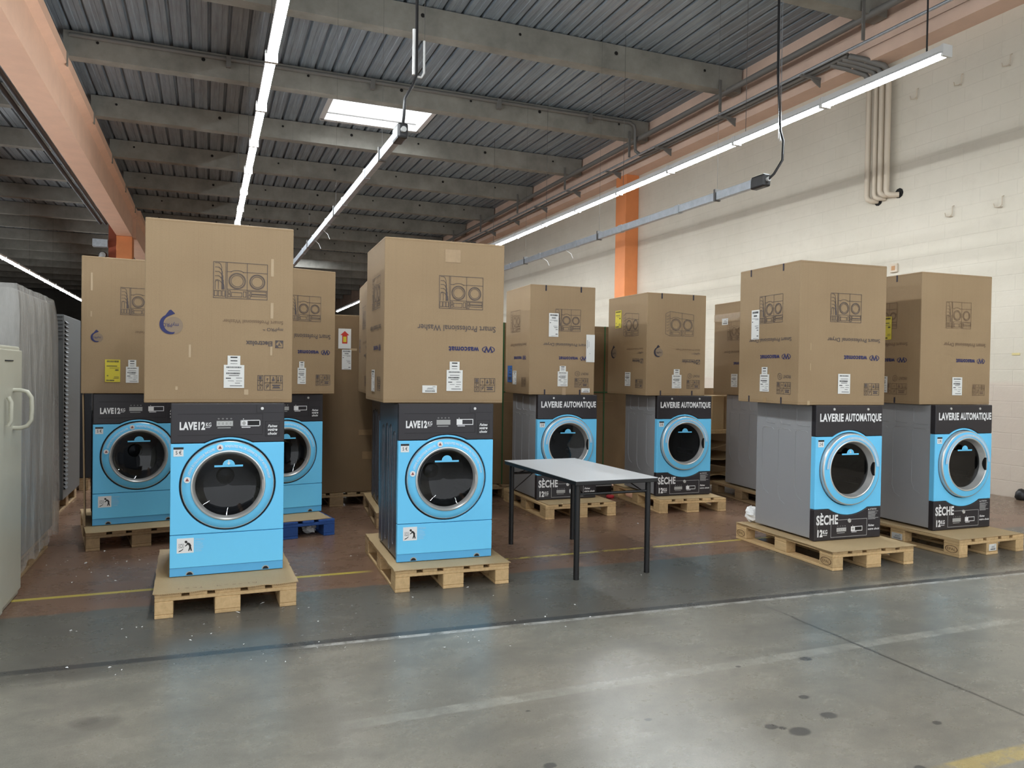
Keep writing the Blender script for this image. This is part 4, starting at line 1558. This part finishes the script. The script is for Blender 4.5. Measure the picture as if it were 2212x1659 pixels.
def louvre_unit(label, x0, x1, y0, y1, z0, z1, mt):
    t = thing('louvred_cabinet', label, 'louvred cabinet', ((x0 + x1) / 2, y0, z0))
    hw = (x1 - x0) / 2
    MB().box(-hw, hw, 0, y1 - y0, 0, z1 - z0).build('body', mt, t, bevel=.01)
    s = MB()
    z = .1
    while z < z1 - z0 - .06:
        s.add([(hw, .03, z), (hw, .17, z), (hw + .022, .17, z + .006), (hw + .022, .03, z + .006), (hw, .03, z + .03), (hw, .17, z + .03)], [(0, 3, 2, 1), (3, 4, 5, 2)])
        z += .042
    z = z1 - z0 - .24
    while z < z1 - z0 - .02:
        s.box(-hw + .02, hw - .01, -.018, -.001, z, z + .012)
        z += .036
    s.build('louvre', mt, t, bevel=.002)
    return t


louvre_unit('grey louvred steel cabinet behind the plastic-wrapped cabinet', -2.2, -1.31, 8.55, 9.6, .146, 1.975, mat('dull_grey_enamel', (74, 76, 76), .5))
louvre_unit('charcoal louvred cabinet in the shadow at the back left', -2.2, -1.24, 10.2, 11.4, .146, 1.99, M_DGREY)
make_pallet('dark pallet under the grey louvred cabinet', (-1.75, 8.47, 0), 0, M_WOOD_DK)
make_pallet('dark pallet under the charcoal louvred cabinet', (-1.7, 10.2, 0), 0, M_WOOD_DK)


# ================================================================ BACK ROW: tall cartons, scraps
def big_carton(label, x0, x1, y0, y1, z0, z1):
    t = thing('tall_carton', label, 'cardboard carton', ((x0 + x1) / 2, y0, z0), 0, 'tall cartons along the back')
    hw = (x1 - x0) / 2
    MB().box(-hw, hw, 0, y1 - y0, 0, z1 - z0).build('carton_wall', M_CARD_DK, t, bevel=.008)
    return t, hw


t, hw = big_carton('tall brown carton with red arrow label between the washers at the back', .75, 2.55, 8.26, 9.16, .146, 2.065)
F = Frame((-hw, -.0015, 0), (1, 0, 0), (0, 0, 1))
ax = 1.30 - .75
lb = MB().slab(F, ax, 1.555, ax + .135, 1.77, 0, .002).build('arrow_label', M_PAPER, t)
MB().poly(F, [(ax + .02, 1.70), (ax + .04, 1.70), (ax + .04, 1.61), (ax + .095, 1.61), (ax + .095, 1.70), (ax + .115, 1.70), (ax + .0675, 1.745)], .003).build('red_arrow', M_REDINK, lb)
MB().rect(F, ax + .05, 1.625, ax + .085, 1.685, .004).build('arrow_panel', M_YPAPER, lb)
paper(t, F, ax + .04, 1.33, ax + .14, 1.545, 'packing_list', kind='tall')
MB().rect(F, ax + .12, 1.535, ax + .2, 1.56, .0008).build('tape_strip', M_TAPE2, t)
MB().rect(F, .78, .62, 1.6, .68, .0009).build('tape_strip', M_CREASE, t)
MB().rect(F, .82, .36, 1.6, .44, .0009).build('tape_strip', M_CREASE, t)
MB().rect(F, .0, 1.545, ax + .04, 1.549, .0009).build('fold_crease', M_CREASE, t)
make_pallet('dark pallet under the tall carton with the red arrow label', (1.3, 8.25, 0), 0, M_WOOD_DK)
make_pallet('dark pallet under the right end of the tall carton with the red arrow label', (2.15, 8.25, 0), 0, M_WOOD_DK)

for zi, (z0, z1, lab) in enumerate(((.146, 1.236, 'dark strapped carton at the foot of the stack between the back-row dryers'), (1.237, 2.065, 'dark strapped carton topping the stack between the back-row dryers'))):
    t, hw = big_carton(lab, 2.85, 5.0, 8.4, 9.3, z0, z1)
    F = Frame((-hw, -.002, 0), (1, 0, 0), (0, 0, 1))
    for a in (.4, 1.76):
        MB().slab(F, a, 0, a + .016, z1 - z0, 0, .002).build('green_strap', M_GREEN, t)
    if zi:
        MB().slab(F, 0, .0, 2 * hw, .012, 0, .003).build('green_strap', M_GREEN, t)
    MB().rect(F, .2, (z1 - z0) * .9, 1.9, (z1 - z0) * .9 + .004, 0).build('fold_crease', M_CREASE, t)
make_pallet('dark pallet under the left half of the green-strapped carton stack', (3.3, 8.3, 0), 0, M_WOOD_DK)
make_pallet('dark pallet under the right half of the green-strapped carton stack', (4.5, 8.3, 0), 0, M_WOOD_DK)

# open crate with scraps between the two right-hand back dryers
t = thing('open_crate', 'open wooden crate holding card scraps between the two right-hand back dryers', 'crate', (6.35, 7.9, 0))
MB().box(-.62, .62, 0, .8, .74, .79).build('shelf', M_WOOD, t, bevel=.004)
MB().box(-.62, .62, 0, .8, .10, .14).build('base_board', M_WOOD_DK, t, bevel=.004)
for x in (-.6, .54):
    for y in (.0, .74):
        MB().box(x, x + .06, y, y + .06, 0, .74).build('post', M_WOOD_DK, t)
MB().box(-.6, .6, .8, .82, .1, 1.3).build('back_board', M_CARD_DK, t)
sc = [('folded kraft carton flap standing on the crate shelf', -.22, -.08, .05, .1, .79, 1.22, 0), ('flattened pale carton standing on the crate shelf beside the back-row dryer', -.42, -.245, .05, .3, .79, 1.22, 0)]
for i, (lab, xa, xb, ya, yb, za, zb, _) in enumerate(sc):
    o = MB().box(xa, xb, ya, yb, za, zb).build('flattened_carton', M_SHEETCARD if i else M_CARD, None, bevel=.004)
    o.location = (6.35, 7.9, 0)
    tag(o, lab, 'flattened carton', 'card scraps in the crate')
rnd = random.Random(5)
zz = .16
for i, wd in enumerate(('lowest', 'second', 'third', 'topmost')):
    b = MB()
    vs = []
    for k in range(9):
        x = -.5 + k * .115
        z = zz + .03 * math.sin(k * .9 + i * 1.7) + .03 * (k / 8) * (1 if i % 2 else -1) + .04
        for y in (.02, .6):
            vs.append((x, y + .03 * math.sin(k + i), z))
    lo = [(x, y, z - .012) for x, y, z in vs]
    fs = [(2 * k, 2 * k + 1, 2 * k + 3, 2 * k + 2) for k in range(8)]
    fs += [(18 + 2 * k, 18 + 2 * k + 2, 18 + 2 * k + 3, 18 + 2 * k + 1) for k in range(8)]
    fs += [(2 * k, 2 * k + 2, 18 + 2 * k + 2, 18 + 2 * k) for k in range(8)]
    fs += [(0, 18, 19, 1), (16, 17, 35, 34)]
    b.add(vs + lo, fs)
    o = fix_normals(b.build('card_scrap', M_CARD if i % 2 else M_SHEETCARD))
    o.location = (6.35, 7.92, 0)
    tag(o, wd + ' buckled sheet of card lying inside the open crate', 'card scrap', 'card scraps in the crate')
    zz += .125

# small things on the floor
t = thing('black_plastic_case', 'small black plastic case with pale edge on the floor behind the table', 'plastic case', (4.5, 8.15, 0))
MB().box(-.11, .11, 0, .12, .0, .125).build('case_body', M_BLACK2, t, bevel=.008)
MB().box(-.11, .11, -.003, .0, .105, .118).build('pale_edge', M_GREYPRINT, t)
o = MB().lathe(0, 0, [(.0005, -.0), (.04, 0), (.05, .012), (.045, .03), (.02, .034), (.0005, .034)], 20).build('red_plastic_cap', M_RED, smooth=50)
o.rotation_euler = (R(90), 0, 0)
o.location = (4.45, 7.9, .001)
o.location.z = .0345
o.rotation_euler = (R(-90), 0, 0)
tag(o, 'small red plastic cap on the brown floor behind the table', 'plastic cap')
# crumpled white wrap behind the right-hand dryer
b = MB()
rnd = random.Random(9)
nu, nv = 12, 8
vs = []
for j in range(nv + 1):
    for i in range(nu):
        th, ph = 2 * math.pi * i / nu, math.pi * j / nv
        r = .07 * rnd.uniform(.7, 1.25)
        vs.append((r * math.sin(ph) * math.cos(th) * .8, r * math.sin(ph) * math.sin(th) * 1.1, .07 + r * math.cos(ph) * .95))
b.add(vs, [(j * nu + i, j * nu + (i + 1) % nu, (j + 1) * nu + (i + 1) % nu, (j + 1) * nu + i) for j in range(nv) for i in range(nu)])
o = b.build('crumpled_wrap', M_FOAM)
o.location = (4.585, 5.55, .1535)
tag(o, 'crumpled white wrapping tucked behind the second dryer from the right', 'crumpled wrap')
o2 = o.copy()
COL.objects.link(o2)
o2.location = (.86, 6.97, .001)
o2.scale = (1.1, .8, .6)
tag(o2, 'crumpled white wrapping on the floor under the blue pallet', 'crumpled wrap')
# crumb litter
b = MB()
rnd = random.Random(11)


def crumb(x, y, s):
    vs = [(x + rnd.uniform(-s, s), y + rnd.uniform(-s, s), rnd.uniform(0, s * .5)) for _ in range(4)] + [(x, y, s * .55)]
    b.add([(v[0], v[1], max(0.001, v[2])) for v in vs], [(0, 1, 4), (1, 2, 4), (2, 3, 4), (3, 0, 4), (0, 3, 2, 1)])


for _ in range(34):
    crumb(rnd.uniform(-.75, .75), rnd.uniform(3.9, 4.8), rnd.uniform(.005, .012))
for _ in range(26):
    crumb(rnd.gauss(-.72, .22), rnd.gauss(6.25, .25), rnd.uniform(.006, .014))
for _ in range(30):
    crumb(rnd.uniform(.3, 2.2), rnd.uniform(3.7, 4.85), rnd.uniform(.005, .011))
for _ in range(10):
    crumb(rnd.gauss(1.35, .06), rnd.gauss(3.95, .06), rnd.uniform(.005, .009))
for _ in range(24):
    crumb(rnd.uniform(.3, 1.4), rnd.uniform(5.3, 6.6), rnd.uniform(.005, .011))
for x, y in ((.18, 4.81), (.33, 4.95), (.44, 4.8), (1.66, 4.87), (3.95, 6.45), (4.1, 6.6)):
    crumb(x, y, .018)
o = b.build('litter', M_FOAM)
tag(o, 'white foam crumbs scattered over the floor', 'litter', None, 'stuff')

# ================================================================ OVERHEAD SERVICES
ZT = 3.70


def trunking(x, y0, y1, label, cable_pts, wires, cond_drop):
    t = thing('busbar_trunking', label, 'cable trunking', (x, y0, ZT), 0, 'galvanised trunking runs')
    L = y1 - y0
    MB().box(-.03, .03, .22, L, -.05, .05).build('rail', M_GALV, t, bevel=.003)
    y = 1.7
    while y < L:
        MB().box(-.034, .034, y, y + .10, -.055, .055).build('joint_cover', M_GALV, t)
        y += 1.52
    e = MB().prism([(-.05, -.075), (.05, -.075), (.05, .07), (-.05, .07)], .0, .24).build('end_feed_box', M_BLACK2, t, bevel=.02)
    MB().lathe(0, .0, [(.026, 0), (.026, -.03), (.0005, -.03)], 16).build('cable_gland', M_GREYPRINT, e, smooth=40)
    MB().tube(cable_pts, .0145, 10).build('feed_cable', M_BLACK2, t, smooth=60)
    y = .9
    while y < min(L, 12):
        c = MB().box(-.042, .042, y, y + .035, -.06, .085)
        c.tube([(0, y + .017, .085), (0, y + .017, ZR - ZT - .02)], .0016, 4)
        c.build('wire_hanger', M_WIRE, t)
        y += 3.06
    for yy in (5.2, 6.2):
        MB().tube([(.0, yy, -.05), (.05, yy - .1, -.12), (.08, yy - .12, -.2)], .004, 5).build('cable_tie_tail', M_WHITE, t)
    return t


trunking(1.66, 6.93, 27, 'galvanised trunking with black end box hanging below the rooflight',
         [(0, .03, .03), (0, -.02, .12), (.005, -.03, .28), (.08, -.02, .42), (.115, -.01, .52), (.115, 0, 1.2), (.11, 0, ZR - ZT - .05)], 0, 0)
t = trunking(5.86, 6.93, 27, 'galvanised trunking with black end box hanging in front of the cream wall',
             [(0, -.02, .0), (.03, -.07, .05), (.10, -.12, .2), (.125, -.10, .42), (.125, -.05, .55), (.12, 0, 1.2), (.10, 0, ZR - ZT - .05)], 0, 0)
for dxx in (-.045, .03, .05):
    pass
for dxx, dyy in ((.09, -.06), (.15, -.03), (.165, .0)):
    MB().tube([(dxx, dyy, .45), (dxx - .01, dyy, ZR - ZT - .05)], .0022, 4).build('support_wire', M_GALV, t)
# conduit sleeve beside the first cable
t = thing('conduit_sleeve', 'white conduit sleeve and bent bracket on the hanging cable below the roof', 'conduit', (1.775, 6.93, 4.22))
MB().tube([(-.022, 0, 0), (-.022, 0, .42)], .017, 10).build('sleeve', M_FIX, t, smooth=60)
MB().tube([(.0, 0, -.012), (.05, 0, -.012), (.075, 0, .03), (.075, 0, .33)], .011, 8).build('bracket', M_FIX, t, smooth=60)
MB().tube([(.075, 0, .33), (.07, 0, ZR - 4.22 - .05)], .003, 5).build('chain', M_WIRE, t)

# suspension wires of the lamp rows
wn = 0
for (x, ys) in ((6.40, (5.35, 8.0, 11.1, 14.2, 17.3)), (.557, (7.9, 12.5, 17)), (6.18, (29.5, 32.5, 35.6, 38.6)), (-5.44, (5.5, 9, 13, 17, 21, 25, 29, 33, 37, 41))):
    for y in ys:
        o = MB().tube([(0, 0, 0), (0, 0, ZR - 4.60 - .01)], .009 if y == 5.35 else .0035, 6).build('suspension_rod', M_BLACK2 if y == 5.35 else M_WIRE)
        o.location = (x, y, 4.602)
        if y == 5.35:
            tag(o, 'black cable hanging to the free end of the lamp row beside the cream wall', 'suspension cable')
        elif x > 3:
            tag(o, 'thin rod holding the ' + ('distant lamp row between cartons' if y > 28 else 'lamp row beside the cream wall'), 'suspension rod', 'rods of the distant lamp row' if y > 28 else 'rods of the wall-side lamp row')
        elif x < 0:
            tag(o, 'thin rod holding the lamp row left of the salmon beam', 'suspension rod', 'rods of the far left lamp row')
        else:
            tag(o, 'thin rod holding the lamp row over the washers', 'suspension rod', 'rods of the washer-side lamp row')

# pipes along the wall-side beam
tb = MB().tube([(8.83, -3.9, 6.75), (8.83, 11.2, 6.71), (8.83, 40, 6.66)], .055, 12).build('service_pipe', M_PIPE, smooth=60)
tag(tb, 'thick grey pipe along the beam ends beside the cream wall', 'pipe')
tb = MB().tube([(8.72, -3.9, 6.30), (8.72, 40, 6.28)], .022, 10).build('service_pipe', M_GALV, smooth=60)
tag(tb, 'thin shiny pipe running just below the thick pipe by the wall', 'pipe')
tb = MB().tube([(8.85, 8.75, 6.30), (8.85, 14.3, 6.30), (8.80, 14.55, 6.32), (8.735, 14.64, 6.42), (8.735, 14.66, 6.55), (8.735, 14.66, 6.88), (8.70, 14.66, 6.98), (8.60, 14.66, 7.03), (8.3, 14.66, 7.03), (6, 14.66, 7.03), (-2.2, 14.66, 7.03)], .036, 10).build('service_pipe', M_PIPE, smooth=60)
tag(tb, 'bent grey pipe from the wall across the roof along a concrete beam', 'pipe')
tb = MB().tube([(8.93, 9.0, 6.30), (8.93, 40, 6.29)], .036, 10).build('service_pipe', M_PIPE, smooth=60)
tag(tb, 'grey pipe tucked behind the thin shiny pipe by the wall', 'pipe')
bk = None
for y in [9.5 + 2.1 * k for k in range(12)]:
    if bk is None:
        bk = MB()
        bk.box(-.40, .0, -.02, .02, -.045, -.01)
        bk.add([(-.2, -.012, -.045), (0, -.012, -.045), (0, -.012, -.16), (-.2, .012, -.045), (0, .012, -.045), (0, .012, -.16)], [(0, 1, 2), (5, 4, 3), (0, 2, 5, 3), (1, 4, 5, 2)])
        bk = bk.build('pipe_bracket', M_PIPE)
        o = bk
    else:
        o = bk.copy()
        COL.objects.link(o)
    o.location = (9.04, y, 6.26)
    tag(o, 'grey steel bracket carrying the pipes on the wall-side beam', 'pipe bracket', 'brackets under the wall pipes')
hs = None
for i, y in enumerate(beam_y):
    if 7 < y < 40:
        if hs is None:
            hs = MB().box(-.025, .025, -.01, .01, -.16, .42).build('pipe_hanger', M_PIPE)
            o = hs
        else:
            o = hs.copy()
            COL.objects.link(o)
        o.location = (8.62, y - .29, 6.44)
        tag(o, 'flat hanger strap from a concrete beam end to the wall pipes', 'pipe hanger', 'straps of the wall pipes')
# clips of the roof pipe
hs = None
for x in (.3, 2.9, 5.5, 7.6):
    if hs is None:
        hs = MB().box(-.04, .04, -.03, .06, -.14, .045).build('pipe_clip', M_PIPE)
        o = hs
    else:
        o = hs.copy()
        COL.objects.link(o)
    o.location = (x, 14.63, 7.02)
    tag(o, 'clip holding the roof pipe to the concrete beam', 'pipe clip', 'clips of the roof pipe')
# dark conduits left of the salmon beam
for dxx, lab in ((-.0, 'dark conduit along the far side of the salmon beam, inner of two'), (-.16, 'dark conduit along the far side of the salmon beam, outer of two')):
    o = MB().tube([(-3.12 + dxx, -3.9, 6.15), (-3.12 + dxx, 28, 6.15)], .05, 8).build('conduit', M_DGREY, smooth=60)
    tag(o, lab, 'conduit')

# four cream pipes coming down the wall
zt = (4.16, 4.17, 4.20, 4.18)
for i, (y, lab) in enumerate(((8.745, 'cream pipe down the wall, farthest of the four'), (8.61, 'cream pipe down the wall, second farthest of the four'), (8.505, 'cream pipe down the wall, second nearest of the four'), (8.39, 'cream pipe down the wall, nearest of the four'))):
    X0 = 9.28
    ye = -.11 if i != 3 else -.13
    pts = [(8.86, y + .35, 6.28), (9.0, y + .2, 6.2), (9.22, y + .03, 6.08), (X0, y, 5.98), (X0, y, zt[i] + .07), (X0 + .005, y - .015, zt[i] + .02), (X0 + .02, y - .05, zt[i] - .005), (X0 + .06, y - .085, zt[i] - .01), (XW - .004, y + ye, zt[i] - .01)]
    o = thing('wall_pipe', lab, 'pipe', (0, 0, 0), 0, 'cream pipes down the wall')
    MB().tube(pts[3:], .04 if i != 1 else .034, 12).build('drop_pipe', M_PIPE_W, o, smooth=60)
    MB().tube(pts[:4], .042, 12).build('grey_elbow', M_PIPE, o, smooth=60)
o = MB().lathe(0, 0, [(.07, 0), (.0005, 0)], 12)
for (y, z) in ((8.63, 4.15), (8.26, 4.19)):
    d = MB()
    F = Frame((XW - .003, y, z), (0, -1, 0), (0, 0, 1))
    d.disc(F, 0, 0, .075, 0, 9)
    o = d.build('wall_hole', M_HOLE)
    tag(o, 'broken dark hole in the cream wall where the ' + ('far' if y > 8.5 else 'near') + ' pipe enters', 'hole')
# hooks left in the wall
hk = None
hooks = [(7.97, 5.50, 'top row, farthest'), (7.28, 5.46, 'top row, middle'), (6.61, 5.47, 'top row, nearest'), (7.37, 3.71, 'lower pair, farther'), (6.675, 3.70, 'lower pair, nearer')]
for y, z, lab in hooks:
    if hk is None:
        hk = MB().tube([(0, 0, .12), (-.03, 0, .11), (-.035, 0, 0), (-.035, .04, -.02), (-.035, .10, -.005), (-.035, .11, .04)], .007, 6).tube([(-.0, .02, -.02), (-.05, .02, -.02)], .006, 6).build('wall_hook', M_PIPE_W, smooth=60)
        o = hk
    else:
        o = hk.copy()
        COL.objects.link(o)
    o.location = (XW, y, z)
    tag(o, 'rusty cream hook on the wall right of the pipes, ' + lab, 'hook', 'hooks left in the wall')
t = thing('wall_socket', 'square cream socket plate on the wall above the right-hand cartons', 'socket', (XW, 8.31, 3.10))
MB().box(-.03, 0, -.065, .065, -.065, .065).build('plate', M_PIPE_W, t, bevel=.008)
MB().box(-.034, -.03, -.03, .03, -.035, .03).build('insert', mat('ochre_plastic', (186, 140, 96), .6), t)
o = MB().box(-.006, 0, -.05, .05, -.014, .014).build('tape_piece', mat('yellowed_tape', (214, 198, 140), .5))
o.location = (XW - .001, 6.467, 1.80)
tag(o, 'short strip of yellowed tape on the cream wall at the right edge', 'tape')
o = MB().lathe(0, 0, [(.0005, -.0), (.05, 0), (.07, .03), (.06, .09), (.03, .13), (.0005, .14)], 16).build('black_bag', M_BLACK2, smooth=60)
o.rotation_euler = (R(90), 0, 0)
o.location = (XW - .09, 6.30, .001)
tag(o, 'small black bundle on the floor against the wall at the right edge', 'bundle')
# projector lamp on the far column
t = thing('flood_lamp', 'round flood lamp beside the far orange column', 'lamp', (-3.22, 28.08, 5.13))
MB().lathe(0, 0, [(.0005, -.02), (.09, -.02), (.12, .02), (.13, .1), (.06, .22), (.0005, .24)], 20).build('lamp_body', M_BLACK2, t, smooth=50)
MB().lathe(0, .0, [(.095, -.024), (.05, -.04), (.0005, -.045)], 20).build('lens', M_GREYPRINT, t, smooth=50)
MB().box(-.3, .14, .02, .3, .28, .52).build('junction_box', M_GALV, t)
